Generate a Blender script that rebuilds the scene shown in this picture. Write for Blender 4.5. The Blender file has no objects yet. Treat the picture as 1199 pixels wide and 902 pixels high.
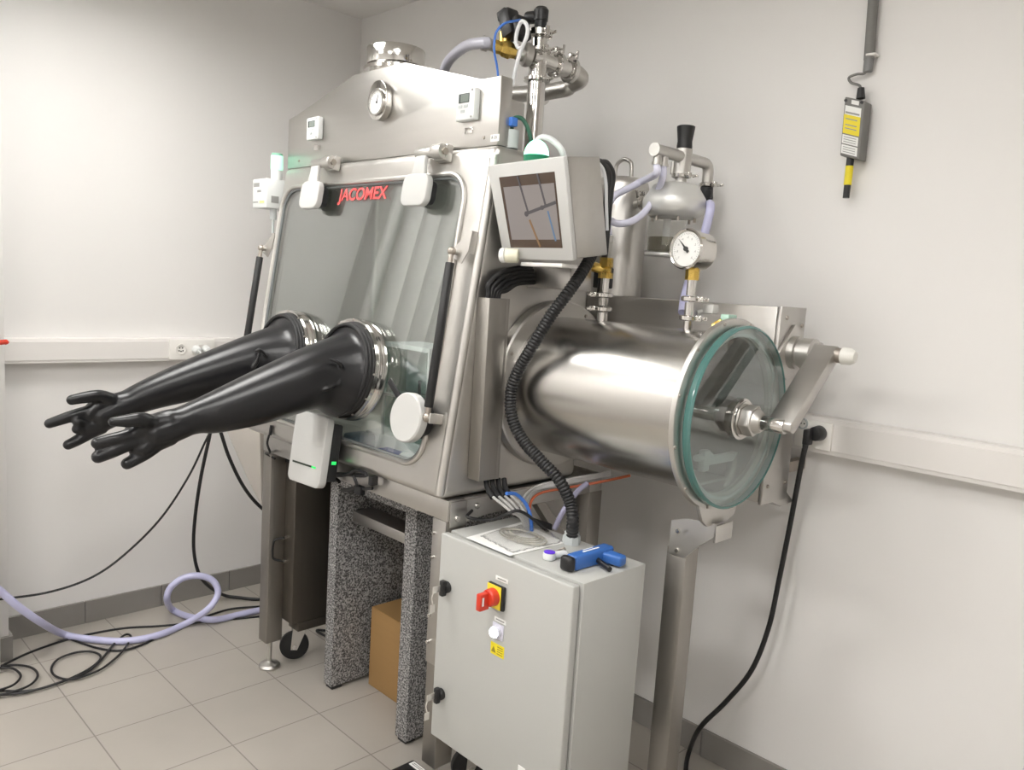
import bpy, bmesh, math, random
import numpy as np
from mathutils import Vector, Matrix
random.seed(4)
PI = math.pi
COL = bpy.context.scene.collection

# ------------------------------------------------------------------ camera model
R = np.array([[0.6968362759121859, 0.7144394653451378, 0.06320961105867882],
              [0.132168333701907, -0.04128968405756338, -0.990366948942102],
              [-0.7049473286276765, 0.6984779254548996, -0.12319842333781145]])
FPX = 940.390415
CAM = np.array([3.4575, -2.2545, 1.5])

def ray(x, y):
    return R.T @ np.array([(x - 599.5) / FPX, (y - 451) / FPX, 1.0])
def on(x, y, ax, v):
    r = ray(x, y)
    return Vector(CAM + r * ((v - CAM[ax]) / r[ax]))
def PX(x, y, v): return on(x, y, 0, v)
def PY(x, y, v): return on(x, y, 1, v)
def PZ(x, y, v): return on(x, y, 2, v)
# the sloping front of the glovebox
NF = Vector((0, -1, .143)).normalized()
VF = Vector((0, .143, 1)).normalized()
O0 = Vector((0, -.88, .92))
def FY(z): return -.88 + .143 * (z - .92)
def F(x, s, t=0.0):                       # point on the front plane: x, distance up the slope, outward offset
    return Vector((x, 0, 0)) + O0 + VF * s + NF * t
def FP(px, py, t=0.0):
    r = Vector(ray(px, py)); p0 = O0 + NF * t; c = Vector(CAM)
    return c + r * ((p0 - c).dot(NF) / r.dot(NF))
def FS(px, py, t=0.0):                    # the same as (x, s)
    p = FP(px, py, t); return p.x, (p - O0 - NF * t - Vector((p.x, 0, 0))).dot(VF)

# ------------------------------------------------------------------ materials
def new_mat(name):
    m = bpy.data.materials.new(name); m.use_nodes = True
    nt = m.node_tree
    return m, nt, nt.nodes['Principled BSDF']
def plain(name, col, rough=.5, metal=0, spec=.5, emit=None, estr=0, coat=0):
    m, nt, b = new_mat(name)
    b.inputs['Base Color'].default_value = (*col, 1)
    b.inputs['Roughness'].default_value = rough
    b.inputs['Metallic'].default_value = metal
    b.inputs['Specular IOR Level'].default_value = spec
    b.inputs['Coat Weight'].default_value = coat
    if emit:
        b.inputs['Emission Color'].default_value = (*emit, 1)
        b.inputs['Emission Strength'].default_value = estr
    return m
def noisy(name, c1, c2, scale=(8, 8, 8), rough=(.4, .5), metal=0, bump=0, detail=3, spec=.5):
    m, nt, b = new_mat(name)
    tc = nt.nodes.new('ShaderNodeTexCoord'); mp = nt.nodes.new('ShaderNodeMapping')
    mp.inputs['Scale'].default_value = scale
    nz = nt.nodes.new('ShaderNodeTexNoise'); nz.inputs['Scale'].default_value = 1; nz.inputs['Detail'].default_value = detail
    nt.links.new(tc.outputs['Object'], mp.inputs[0]); nt.links.new(mp.outputs[0], nz.inputs['Vector'])
    cr = nt.nodes.new('ShaderNodeMix'); cr.data_type = 'RGBA'
    cr.inputs[6].default_value = (*c1, 1); cr.inputs[7].default_value = (*c2, 1)
    nt.links.new(nz.outputs['Fac'], cr.inputs[0]); nt.links.new(cr.outputs[2], b.inputs['Base Color'])
    mr = nt.nodes.new('ShaderNodeMapRange'); mr.inputs[3].default_value = rough[0]; mr.inputs[4].default_value = rough[1]
    nt.links.new(nz.outputs['Fac'], mr.inputs[0]); nt.links.new(mr.outputs[0], b.inputs['Roughness'])
    b.inputs['Metallic'].default_value = metal; b.inputs['Specular IOR Level'].default_value = spec
    if bump:
        bp = nt.nodes.new('ShaderNodeBump'); bp.inputs['Strength'].default_value = bump; bp.inputs['Distance'].default_value = .002
        nt.links.new(nz.outputs['Fac'], bp.inputs['Height']); nt.links.new(bp.outputs[0], b.inputs['Normal'])
    return m
def glass(name, tint, ior=1.5, rough=.0, refl=(1, 1, 1), boost=1.0):
    m = bpy.data.materials.new(name); m.use_nodes = True
    nt = m.node_tree; nt.nodes.clear()
    out = nt.nodes.new('ShaderNodeOutputMaterial'); mix = nt.nodes.new('ShaderNodeMixShader')
    tr = nt.nodes.new('ShaderNodeBsdfTransparent'); tr.inputs[0].default_value = (*tint, 1)
    gl = nt.nodes.new('ShaderNodeBsdfGlossy'); gl.inputs['Roughness'].default_value = rough; gl.inputs[0].default_value = (*refl, 1)
    ge = nt.nodes.new('ShaderNodeNewGeometry'); dt = nt.nodes.new('ShaderNodeVectorMath'); dt.operation = 'DOT_PRODUCT'
    nt.links.new(ge.outputs['Normal'], dt.inputs[0]); nt.links.new(ge.outputs['Incoming'], dt.inputs[1])
    def math_(op, a, b=None):
        n = nt.nodes.new('ShaderNodeMath'); n.operation = op; n.use_clamp = op == 'ADD'
        for i, v in enumerate((a, b)):
            if v is None: continue
            if isinstance(v, (int, float)): n.inputs[i].default_value = v
            else: nt.links.new(v, n.inputs[i])
        return n.outputs[0]
    f0 = ((ior - 1) / (ior + 1)) ** 2                       # Schlick's Fresnel, the same from both sides of the thin pane
    cs = math_('ABSOLUTE', dt.outputs['Value'])
    p5 = math_('POWER', math_('SUBTRACT', 1.0, cs), 5.0)
    fac = math_('ADD', math_('MULTIPLY', p5, (1 - f0) * boost), f0 * boost)
    nt.links.new(fac, mix.inputs[0])
    nt.links.new(tr.outputs[0], mix.inputs[1]); nt.links.new(gl.outputs[0], mix.inputs[2]); nt.links.new(mix.outputs[0], out.inputs[0])
    return m

STEEL = noisy('brushed_steel', (.48, .467, .445), (.545, .53, .508), (3, 40, 40), (.30, .40), 1, .02)
STEELV = noisy('brushed_steel_vertical', (.33, .315, .29), (.39, .37, .345), (30, 30, 4), (.40, .5), 1, .02)
SATIN = noisy('satin_steel', (.545, .53, .505), (.605, .59, .565), (14, 14, 14), (.34, .46), 1, .02)
CYLS = noisy('rolled_steel', (.52, .505, .48), (.57, .555, .53), (.25, 26, 26), (.235, .29), 1, 0)
POLISH = plain('polished_steel', (.64, .625, .60), .14, 1)
DARKSTEEL = noisy('dull_steel', (.40, .36, .32), (.47, .43, .385), (30, 30, 3), (.4, .5), 1)
COLM = noisy('shade_darkened_steel', (.13, .115, .10), (.16, .145, .125), (30, 30, 3), (.4, .5), .9)  # steel sheet with the shade under the glovebox put into its colour
BRASS = noisy('brass', (.62, .42, .10), (.75, .54, .16), (30, 30, 30), (.22, .34), 1)
BLACK = plain('black_plastic', (.012, .012, .013), .42)
BLACKM = plain('black_matt', (.015, .015, .016), .6)
CABLE = plain('black_cable', (.010, .010, .011), .5)
RUBBER = noisy('black_rubber', (.008, .008, .009), (.011, .011, .013), (30, 30, 30), (.27, .33), 0, .02, spec=.45)
WHITEP = plain('white_plastic', (.56, .56, .545), .4)
WHITED = plain('white_device', (.74, .76, .75), .4)
PAINT = noisy('cabinet_grey', (.445, .448, .428), (.46, .463, .443), (200, 200, 200), (.42, .5), 0, .03)
GREYP = noisy('grey_casting', (.17, .165, .155), (.20, .195, .185), (80, 80, 80), (.5, .6), 0, .05)
LIGHTG = plain('light_grey_plastic', (.50, .53, .53), .45)
ALU = noisy('cast_aluminium', (.66, .66, .64), (.70, .70, .68), (12, 12, 12), (.36, .42), .45)
LILAC = plain('lilac_hose', (.52, .52, .74), .28, spec=.6)
LILACT = plain('pale_lilac_hose', (.70, .70, .84), .25, spec=.6)
GREYHOSE = plain('grey_hose', (.42, .42, .48), .3)
GREYC = plain('grey_cable', (.46, .45, .44), .5)
BLUEC = plain('blue_tube', (.06, .19, .62), .35)
ORANGEC = plain('orange_cable', (.55, .13, .05), .5)
CLEAR = glass('clear_plastic', (.93, .93, .92), 1.35)
FROST = plain('frosted_tube', (.72, .73, .74), .3)
PANE = glass('window_glass', (.93, .965, .955), 1.62, 0, boost=2.6)
DOORG = glass('door_glass', (.78, .85, .84), 1.55, 0, boost=2.4)
GLEDGE = plain('green_glass_edge', (.075, .20, .185), .10, spec=.9)
GLRIM = glass('ground_glass_rim', (.78, .84, .82), 1.5, .25, boost=2.0)
RED = plain('red_plastic', (.62, .045, .02), .35)
REDTXT = plain('red_lettering', (.70, .10, .10), .5)
YELLOW = plain('yellow_label', (.80, .66, .02), .5)
PAPER = plain('white_paper', (.82, .82, .80), .6)
INK = plain('printed_ink', (.05, .05, .05), .6)
INKG = plain('grey_ink', (.30, .30, .29), .6)
CREAM = plain('cream_plastic', (.72, .70, .56), .5)
BLUEG = noisy('blue_plastic', (.035, .13, .42), (.045, .15, .46), (60, 60, 60), (.32, .42))
BLUED = plain('blue_tray_plastic', (.03, .08, .38), .3)
PURPLE = plain('violet_cap', (.14, .05, .72), .35)
CARD = noisy('cardboard', (.31, .18, .066), (.35, .205, .078), (6, 6, 60), (.75, .85))
LCD = plain('lcd_glass', (.20, .23, .21), .15)
LCDD = plain('lcd_dark', (.04, .05, .05), .2)
SCRB = plain('screen_border', (.055, .030, .015), .08, spec=.7)
SCRD = plain('screen_reflection_grey', (.16, .145, .14), .10, emit=(.55, .48, .46), estr=.16)  # grey room reflection in the screen, as colour with a faint glow
SCRL = plain('screen_reflection_dark', (.075, .07, .075), .12)
SCRT = plain('screen_reflection_tan', (.22, .13, .06), .12)
SCRU = plain('screen_reflection_blue', (.10, .18, .30), .12)
GLOWG = plain('green_lamp', (.2, .8, .5), .3, emit=(.38, 1, .64), estr=2.8)
GREENB = plain('green_lamp_base', (.0, .17, .08), .3)
GLOWS = plain('green_signal_lamp', (.5, .9, .7), .3, emit=(.50, 1, .74), estr=.75)
GLOWW = plain('white_indicator', (.9, .9, 1), .3, emit=(.92, .94, 1), estr=9)
GLED = plain('green_led', (.0, .3, .05), .3, emit=(.05, 1, .2), estr=.9)
LEDSLOT = plain('dark_led_slot', (.02, .03, .02), .3)

def granite():
    m, nt, b = new_mat('speckled_granite')
    tc = nt.nodes.new('ShaderNodeTexCoord')
    v = nt.nodes.new('ShaderNodeTexNoise'); v.inputs['Scale'].default_value = 175; v.inputs['Detail'].default_value = 2.5; v.inputs['Roughness'].default_value = .6
    nt.links.new(tc.outputs['Object'], v.inputs['Vector'])
    cr = nt.nodes.new('ShaderNodeValToRGB')
    e = cr.color_ramp.elements
    e[0].position = .40; e[0].color = (.045, .045, .047, 1)
    e[1].position = .60; e[1].color = (.46, .455, .455, 1)
    x = cr.color_ramp.elements.new(.50); x.color = (.20, .197, .197, 1)
    nt.links.new(v.outputs['Fac'], cr.inputs[0]); nt.links.new(cr.outputs[0], b.inputs['Base Color'])
    b.inputs['Roughness'].default_value = .5
    return m
GRANITE = granite()

def wallmat(name, c1, c2):
    return noisy(name, c1, c2, (2.2, 2.2, 2.2), (.75, .85), 0, 0, 2, .3)
WALLL = wallmat('wall_paint', (.80, .785, .768), (.815, .80, .783))
CEILM = wallmat('ceiling_paint', (.78, .76, .735), (.80, .78, .755))
TRUNK = plain('trunking_plastic', (.80, .775, .75), .4)
PLATE = plain('socket_plastic', (.84, .82, .78), .35)
BASEB = noisy('baseboard_tile', (.235, .22, .205), (.265, .25, .232), (20, 20, 20), (.35, .45))
def tiles():
    m, nt, b = new_mat('floor_tiles')
    tc = nt.nodes.new('ShaderNodeTexCoord'); mp = nt.nodes.new('ShaderNodeMapping')
    TS = .31
    mp.inputs['Location'].default_value = (-(0.889 % TS) + 0.0 * TS, (1.467 % TS), 0)
    # grout lines pass x = .889 and y = -1.467
    nt.links.new(tc.outputs['Object'], mp.inputs[0])
    br = nt.nodes.new('ShaderNodeTexBrick')
    br.offset = 0; br.squash = 1
    br.inputs['Scale'].default_value = 1; br.inputs['Mortar Size'].default_value = .0022; br.inputs['Mortar Smooth'].default_value = .1
    br.inputs['Brick Width'].default_value = TS; br.inputs['Row Height'].default_value = TS
    br.inputs['Color1'].default_value = (.375, .347, .308, 1); br.inputs['Color2'].default_value = (.39, .361, .322, 1)
    br.inputs['Mortar'].default_value = (.21, .19, .17, 1)
    nt.links.new(mp.outputs[0], br.inputs['Vector'])
    nz = nt.nodes.new('ShaderNodeTexNoise'); nz.inputs['Scale'].default_value = 5; nz.inputs['Detail'].default_value = 5
    nt.links.new(tc.outputs['Object'], nz.inputs['Vector'])
    mr = nt.nodes.new('ShaderNodeMapRange'); mr.inputs[3].default_value = .92; mr.inputs[4].default_value = 1.06
    nt.links.new(nz.outputs['Fac'], mr.inputs[0])
    mx = nt.nodes.new('ShaderNodeMix'); mx.data_type = 'RGBA'; mx.blend_type = 'MULTIPLY'; mx.inputs[0].default_value = 1
    nt.links.new(br.outputs['Color'], mx.inputs[6]); nt.links.new(mr.outputs[0], mx.inputs[7])
    nt.links.new(mx.outputs[2], b.inputs['Base Color'])
    b.inputs['Roughness'].default_value = .38
    bp = nt.nodes.new('ShaderNodeBump'); bp.inputs['Strength'].default_value = .3; bp.inputs['Distance'].default_value = .001; bp.invert = True
    nt.links.new(br.outputs['Fac'], bp.inputs['Height']); nt.links.new(bp.outputs[0], b.inputs['Normal'])
    return m
TILES = tiles()

# ------------------------------------------------------------------ mesh helpers
def frame_of(axis):
    a = Vector(axis).normalized()
    h = Vector((0, 0, 1)) if abs(a.z) < .9 else Vector((1, 0, 0))
    u = h.cross(a).normalized(); return u, a.cross(u).normalized(), a
def smooth_pts(pts, n=8, closed=False):
    P = [Vector(p) for p in pts]; out = []; N = len(P)
    rng = range(N if closed else N - 1)
    for i in rng:
        p1, p2 = P[i], P[(i + 1) % N]
        p0 = P[i - 1] if (i > 0 or closed) else p1 * 2 - p2
        p3 = P[(i + 2) % N] if (i + 2 < N or closed) else p2 * 2 - p1
        for k in range(n):
            t = k / n
            out.append(.5 * ((2 * p1) + (p2 - p0) * t + (2 * p0 - 5 * p1 + 4 * p2 - p3) * t * t + (3 * p1 - p0 - 3 * p2 + p3) * t ** 3))
    if not closed: out.append(P[-1].copy())
    return out

class M:
    def __init__(s): s.bm = bmesh.new()
    def prism(s, pts, vec, bev=0, seg=2):
        bm = s.bm; v = [bm.verts.new(Vector(p)) for p in pts]; vec = Vector(vec)
        w = [bm.verts.new(q.co + vec) for q in v]; n = len(v)
        fs = [bm.faces.new(v), bm.faces.new(w[::-1])]
        for i in range(n): fs.append(bm.faces.new((v[(i + 1) % n], v[i], w[i], w[(i + 1) % n])))
        bmesh.ops.recalc_face_normals(bm, faces=fs)
        if bev:
            ed = list({e for f in fs for e in f.edges})
            bmesh.ops.bevel(bm, geom=ed, offset=bev, segments=seg, affect='EDGES', profile=.5, clamp_overlap=True)
        return s
    def box(s, a, b, bev=0, seg=2):
        x0, y0, z0 = a; x1, y1, z1 = b
        return s.prism([(x0, y0, z0), (x1, y0, z0), (x1, y1, z0), (x0, y1, z0)], (0, 0, z1 - z0), bev, seg)
    def obox(s, c, u, v, w, bev=0, seg=2):     # centre and three half-vectors
        c, u, v, w = map(Vector, (c, u, v, w))
        return s.prism([c - u - v - w, c + u - v - w, c + u + v - w, c - u + v - w], w * 2, bev, seg)
    def lathe(s, o, axis, prof, seg=32, cap=True):
        bm = s.bm; u, v, a = frame_of(axis); o = Vector(o); rings = []
        for t, r in prof:
            if r < 1e-6: rings.append([bm.verts.new(o + a * t)]); continue
            rings.append([bm.verts.new(o + a * t + (u * math.cos(2 * PI * k / seg) + v * math.sin(2 * PI * k / seg)) * r) for k in range(seg)])
        fs = []
        for A, B in zip(rings, rings[1:]):
            for k in range(seg):
                k2 = (k + 1) % seg
                if len(A) == 1 and len(B) == 1: continue
                if len(A) == 1: fs.append(bm.faces.new((A[0], B[k2], B[k])))
                elif len(B) == 1: fs.append(bm.faces.new((A[k], A[k2], B[0])))
                else: fs.append(bm.faces.new((A[k], A[k2], B[k2], B[k])))
        if cap:
            for r_ in (rings[0], rings[-1]):
                if len(r_) > 2: fs.append(bm.faces.new(r_))
        bmesh.ops.recalc_face_normals(bm, faces=fs)
        return s
    def cyl(s, p, q, r, r2=None, seg=24, bev=0):
        p, q = Vector(p), Vector(q); L = (q - p).length; r2 = r if r2 is None else r2
        if bev: return s.lathe(p, q - p, [(0, 0), (0, r - bev), (bev * .3, r - bev * .3), (bev, r), (L - bev, r2), (L - bev * .3, r2 - bev * .3), (L, r2 - bev), (L, 0)], seg)
        return s.lathe(p, q - p, [(0, r), (L, r2)], seg)
    def ring(s, o, axis, prof, seg=48):        # closed profile of (t, r): a washer or tube with a hole
        return s.lathe(o, axis, list(prof) + [prof[0]], seg, cap=False)
    def tube(s, pts, r, seg=10, closed=False, cap=True):
        bm = s.bm; P = [Vector(p) for p in pts]; n = len(P)
        tang = []
        for i in range(n):
            a = P[i - 1] if (i > 0 or closed) else P[i]; b = P[(i + 1) % n] if (i < n - 1 or closed) else P[i]
            tang.append((b - a).normalized())
        u, v, _ = frame_of(tang[0]); rings = []
        for i in range(n):
            t = tang[i]; u = (u - t * u.dot(t)).normalized(); v = t.cross(u)
            rr = r(i / max(1, n - 1), i) if callable(r) else r
            rings.append([bm.verts.new(P[i] + (u * math.cos(2 * PI * k / seg) + v * math.sin(2 * PI * k / seg)) * rr) for k in range(seg)])
        fs = []
        for i in range(n if closed else n - 1):
            A, B = rings[i], rings[(i + 1) % n]
            for k in range(seg): fs.append(bm.faces.new((A[k], A[(k + 1) % seg], B[(k + 1) % seg], B[k])))
        if cap and not closed: fs += [bm.faces.new(rings[0][::-1]), bm.faces.new(rings[-1])]
        bmesh.ops.recalc_face_normals(bm, faces=fs)
        return s
    def hose(s, pts, r, n=8, seg=10, closed=False): return s.tube(smooth_pts(pts, n, closed), r, seg, closed)
    def ball(s, c, r, sc=(1, 1, 1), seg=20):
        m = Matrix.Translation(Vector(c)) @ Matrix.Diagonal((*[r * k for k in sc], 1))
        bmesh.ops.create_uvsphere(s.bm, u_segments=seg, v_segments=seg // 2 + 2, radius=1, matrix=m); return s
    def mesh(s, name, mat, loc=(0, 0, 0), ang=35):
        me = bpy.data.meshes.new(name)
        bmesh.ops.translate(s.bm, verts=s.bm.verts, vec=-Vector(loc))
        s.bm.to_mesh(me); s.bm.free()
        finish(me, mat, ang); return me
def finish(me, mat, ang=35):
    me.materials.clear(); me.materials.append(mat)
    me.shade_smooth(); me.set_sharp_from_angle(angle=math.radians(ang))
def rrect(w, h, r, n=6):                       # rounded rectangle outline centred on zero
    out = []
    for cx, cy, a0 in ((w / 2 - r, h / 2 - r, 0), (-w / 2 + r, h / 2 - r, 90), (-w / 2 + r, -h / 2 + r, 180), (w / 2 - r, -h / 2 + r, 270)):
        for k in range(n + 1):
            a = math.radians(a0 + 90 * k / n); out.append((cx + r * math.cos(a), cy + r * math.sin(a)))
    return out

# ------------------------------------------------------------------ scene objects
def T(name, label, cat, loc, group=None):
    o = bpy.data.objects.new(name, None); COL.objects.link(o); o.location = Vector(loc)
    o.empty_display_size = .05
    o['label'] = label; o['category'] = cat
    if group: o['group'] = group
    o['_w'] = tuple(loc)
    return o
def islands(m):                                  # the loose pieces of a mesh builder, each as a builder of its own
    bm = m.bm; bm.verts.ensure_lookup_table(); seen = set(); out = []
    for v in bm.verts:
        if v in seen: continue
        st = [v]; seen.add(v); comp = []
        while st:
            q = st.pop(); comp.append(q)
            for e in q.link_edges:
                w = e.other_vert(q)
                if w not in seen: seen.add(w); st.append(w)
        n = M(); mp = {q: n.bm.verts.new(q.co) for q in comp}
        for f in {f for q in comp for f in q.link_faces}: n.bm.faces.new([mp[q] for q in f.verts])
        out.append(n)
    bm.free(); return out
def parts(name, m, mat, parent, label=None, ang=35):
    return [part(name, n, mat, parent, label, ang) for n in islands(m)]
def part(name, m, mat, parent, label=None, ang=35, kind=None):
    w = Vector(parent['_w'])
    me = m.mesh(name, mat, w, ang) if isinstance(m, M) else m
    if not isinstance(m, M):
        me.transform(Matrix.Translation(-w)); finish(me, mat, ang)
    o = bpy.data.objects.new(name, me); COL.objects.link(o); o.parent = parent
    o['_w'] = tuple(w)
    if label: o['label'] = label
    if kind: o['kind'] = kind
    return o
def single(name, m, mat, label, cat, group=None, ang=35):
    if isinstance(m, M):
        m.bm.verts.ensure_lookup_table(); vs = [v.co for v in m.bm.verts]
    else: vs = [v.co for v in m.vertices]
    xs = [v.x for v in vs]; ys = [v.y for v in vs]; zs = [v.z for v in vs]
    loc = Vector(((min(xs) + max(xs)) / 2, (min(ys) + max(ys)) / 2, min(zs)))
    if isinstance(m, M): me = m.mesh(name, mat, loc, ang)
    else: me = m; me.transform(Matrix.Translation(-loc)); finish(me, mat, ang)
    o = bpy.data.objects.new(name, me); COL.objects.link(o); o.location = loc
    o['label'] = label; o['category'] = cat; o['_w'] = tuple(loc)
    if group: o['group'] = group
    return o
def struct(name, m, mat):
    me = m.mesh(name, mat); o = bpy.data.objects.new(name, me); COL.objects.link(o); o['kind'] = 'structure'; return o
def evaluated(me, mods):                        # mesh after modifiers
    o = bpy.data.objects.new('tmp', me); COL.objects.link(o); extra = []
    for kind, props in mods:
        md = o.modifiers.new(kind, kind)
        for k, v in props.items(): setattr(md, k, v)
    dg = bpy.context.evaluated_depsgraph_get(); dg.update()
    out = bpy.data.meshes.new_from_object(o.evaluated_get(dg))
    bpy.data.objects.remove(o); return out
def boolean_diff(base, cutters):
    objs = []
    for c in cutters:
        o = bpy.data.objects.new('cut', c); COL.objects.link(o); objs.append(o)
    out = evaluated(base, [('BOOLEAN', dict(operation='DIFFERENCE', solver='EXACT', object=o)) for o in objs])
    for o in objs: bpy.data.objects.remove(o)
    return out
def raw(m):
    me = bpy.data.meshes.new('raw'); m.bm.to_mesh(me); m.bm.free(); return me
def text(body, origin, right, up, size, depth=.0006, shear=0, bold=0):
    cu = bpy.data.curves.new('txt', 'FONT'); cu.body = body; cu.size = size; cu.offset = size * bold; cu.extrude = depth; cu.shear = shear
    o = bpy.data.objects.new('txt', cu); COL.objects.link(o)
    dg = bpy.context.evaluated_depsgraph_get(); dg.update()
    me = bpy.data.meshes.new_from_object(o.evaluated_get(dg)); bpy.data.objects.remove(o)
    r = Vector(right).normalized(); u = Vector(up).normalized(); n = r.cross(u)
    mt = Matrix(((r.x, u.x, n.x, origin[0]), (r.y, u.y, n.y, origin[1]), (r.z, u.z, n.z, origin[2]), (0, 0, 0, 1)))
    me.transform(mt); return me
def join(*ms):
    bm = bmesh.new()
    for x in ms: bm.from_mesh(x)
    me = bpy.data.meshes.new('joined'); bm.to_mesh(me); bm.free(); return me
def screw(m, p, axis, r=.006, h=.004): m.cyl(Vector(p), Vector(p) + Vector(axis).normalized() * h, r, r * .8, 12)
X, Y, Z = Vector((1, 0, 0)), Vector((0, 1, 0)), Vector((0, 0, 1))

# ================================================================== the room
RX, RY, RZ = 5.4, -4.6, 2.72
struct('floor', M().box((-.1, RY - .1, -.1), (RX + .1, .1, 0)), TILES)
struct('ceiling', M().box((-.1, RY - .1, RZ), (RX + .1, .1, RZ + .1)), CEILM)
struct('wall_left', M().box((-.1, RY, 0), (0, 0, RZ)), WALLL)
struct('wall_back', M().box((-.1, 0, 0), (RX + .1, .1, RZ)), WALLL)
struct('wall_right', M().box((RX, RY, 0), (RX + .1, 0, RZ)), WALLL)
struct('wall_front', M().box((-.1, RY - .1, 0), (RX + .1, RY, RZ)), WALLL)
struct('wall_pillar', M().box((0, -4.59, 0), (.178, -1.545, RZ), .003), WALLL)
def base_tiles(a, b, along, z=.094):            # skirting tiles with narrow joints
    m = M(); L = .31
    k0 = a[along]; k = k0
    while k < b[along] - 1e-4:
        e = min(k + L, b[along]); p, q = list(a), list(b)
        p[along] = k + .0015; q[along] = e - .0015; q[2] = z
        m.box(p, q, .001, 1); k = e
    return m
struct('baseboard_left', base_tiles((0, -1.545, 0), (.012, 0, 0), 1), BASEB)
struct('baseboard_back', base_tiles((.012, -.012, 0), (RX, 0, 0), 0), BASEB)
struct('baseboard_pillar', base_tiles((.178, -4.5, 0), (.19, -1.533, 0), 1).box((.0, -1.545, 0), (.177, -1.533, .094)), BASEB)

# cable trunking along both walls
def trunking(name, a, b, ax, label):
    t = T(name, label, 'cable trunking', ((a[0] + b[0]) / 2, (a[1] + b[1]) / 2, a[2]))
    part('channel', M().box(a, b, .003), TRUNK, t)
    m = M(); z0, z1 = a[2] + .012, b[2] - .012
    if ax == 0: m.box((a[0], a[1] - .003, z0), (b[0], a[1] + .004, z1), .001, 1)
    else: m.box((b[0] - .004, a[1], z0), (b[0] + .003, b[1], z1), .001, 1)
    part('cover', m, TRUNK, t)
    return t
trunking('cable_trunking', (0.055, -.055, 1.084), (RX - .01, -.0005, 1.186), 0, 'long white cable trunking along the wall behind the steel cylinder')
trunking('cable_trunking', (.0005, -1.544, 1.092), (.052, -.002, 1.188), 1, 'white cable trunking on the left wall behind the black gloves')

# left wall socket plate with one outlet and two plugs
t = T('socket_outlet', 'white double socket plate on the left wall trunking, above the far glove', 'socket', (.056, -.66, 1.1))
yb0, yb1 = PX(198, 405, .058).y, PX(251, 405, .058).y
part('plate', M().box((.055, yb0, 1.098), (.064, yb1, 1.184), .003), PLATE, t)
m = M()
for px_ in (212, 236):
    c = PX(px_, 406, .064); m.ring((.063, c.y, 1.142), X, [(0, .022), (.004, .022), (.004, .018), (0, .018)], 24)
parts('socket_ring', m, PLATE, t)
m = M(); c = PX(212, 406, .064)
for dy, dz in ((-.008, -.006), (.008, -.006), (0, -.008), (-.006, .006), (.006, .006)): m.cyl((.064, c.y + dy, 1.142 + dz), (.0655, c.y + dy, 1.142 + dz), .003, seg=8)
parts('contact_hole', m, BLACK, t, 'dark holes of the empty socket')
g = 'white plugs in the left wall socket'
for px_, lb in ((229, 'white plug in the left wall socket, left one of two'), (240, 'white plug in the left wall socket, right one of two')):
    c = PX(px_, 406, .064)
    single('power_plug', M().cyl((.0655, c.y, 1.142), (.10, c.y, 1.138), .019, .013, 16, bev=.003).hose([(.098, c.y, 1.138), (.112, c.y, 1.13), (.114, c.y, 1.10), (.112, c.y, 1.05)], .004), WHITED, lb, 'plug', g)

# red handle on the pillar
single('red_handle', M().cyl((.176, -1.66, 1.168), (.23, -1.66, 1.168), .008, seg=12).hose([(.23, -1.78, 1.168), (.236, -1.70, 1.168), PX(2, 401, .232), PX(7, 401, .228)], .009), RED, 'red handle sticking out from the white pillar at the left edge', 'handle')

# right wall sockets
t = T('socket_outlet', 'white socket plate on the back wall trunking right of the cylinder door', 'socket', (2.42, -.06, 1.09))
a, b = PY(934, 490, -.06), PY(976, 500, -.06)
part('plate', M().box((a.x, -.068, 1.096), (b.x, -.0555, 1.174), .003), PLATE, t)
m = M(); cs = PY(940, 496, -.068); m.ring((cs.x, -.0675, cs.z), -Y, [(0, .016), (.005, .016), (.005, .012), (0, .012)], 24); parts('socket_ring', m, LIGHTG, t)
m = M()
for dx in (-.005, .005): m.cyl((cs.x + dx, -.068, cs.z), (cs.x + dx, -.0695, cs.z), .0022, seg=8)
parts('contact_hole', m, BLACK, t, 'dark holes of the free socket')
t = T('power_plug', 'black angled mains plug in the back wall socket right of the cylinder door', 'plug', PY(952, 508, -.07))
c = PY(956, 508, -.09)
part('plug_body', M().cyl((c.x, -.0685, c.z), (c.x, -.105, c.z), .022, .02, 20, bev=.004).obox(PY(946, 512, -.11), X * .010, Y * .014, Z * .022, .004).cyl(PY(944, 515, -.11), PY(942, 530, -.11), .010, .006, 12), BLACK, t)
pts = [PY(942, 526, -.11), PY(936, 556, -.09), PY(925, 615, -.07), PY(912, 680, -.06), PY(900, 735, -.06), PY(880, 785, -.07), PY(850, 822, -.09), PY(820, 852, -.12), PZ(807, 880, .02), PZ(803, 905, .009), PZ(806, 935, .009)]
part('cable', M().hose(pts, .0075, 8, 10), CABLE, t)

# wall sensor box with conduit
t = T('gas_detector', 'grey sensor box with a yellow label hanging on the right wall', 'sensor', PY(1004, 186, -.03))
A, B_, C_, D_ = PY(989, 113, -.055), PY(1013, 118, -.055), PY(983, 182, -.055), PY(1006, 187, -.055)
n_ = Vector((0, 1, 0)); th = .048
part('housing', M().prism([A, B_, D_, C_], n_ * th, .004), GREYP, t)
u = (B_ - A); v = (C_ - A)
def lab(m, a0, b0, a1, b1, off=.0008): m.prism([A + u * p + v * q - n_ * off for p, q in ((a0, b0), (a1, b0), (a1, b1), (a0, b1))], n_ * off * .8)
m = M(); lab(m, .36, .03, .72, .10); lab(m, .08, .14, .86, .30); lab(m, .06, .63, .84, .78); lab(m, .06, .80, .84, .95); parts('white_label', m, PAPER, t, 'white printed labels')
m = M(); lab(m, .06, .29, .86, .61, .0012); part('yellow_label', m, YELLOW, t, 'yellow warning label')
m = M(); lab(m, .12, .24, .80, .27, .0018)
for q in (.35, .45, .51): lab(m, .16, q, .72, q + .018, .0018)
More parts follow.
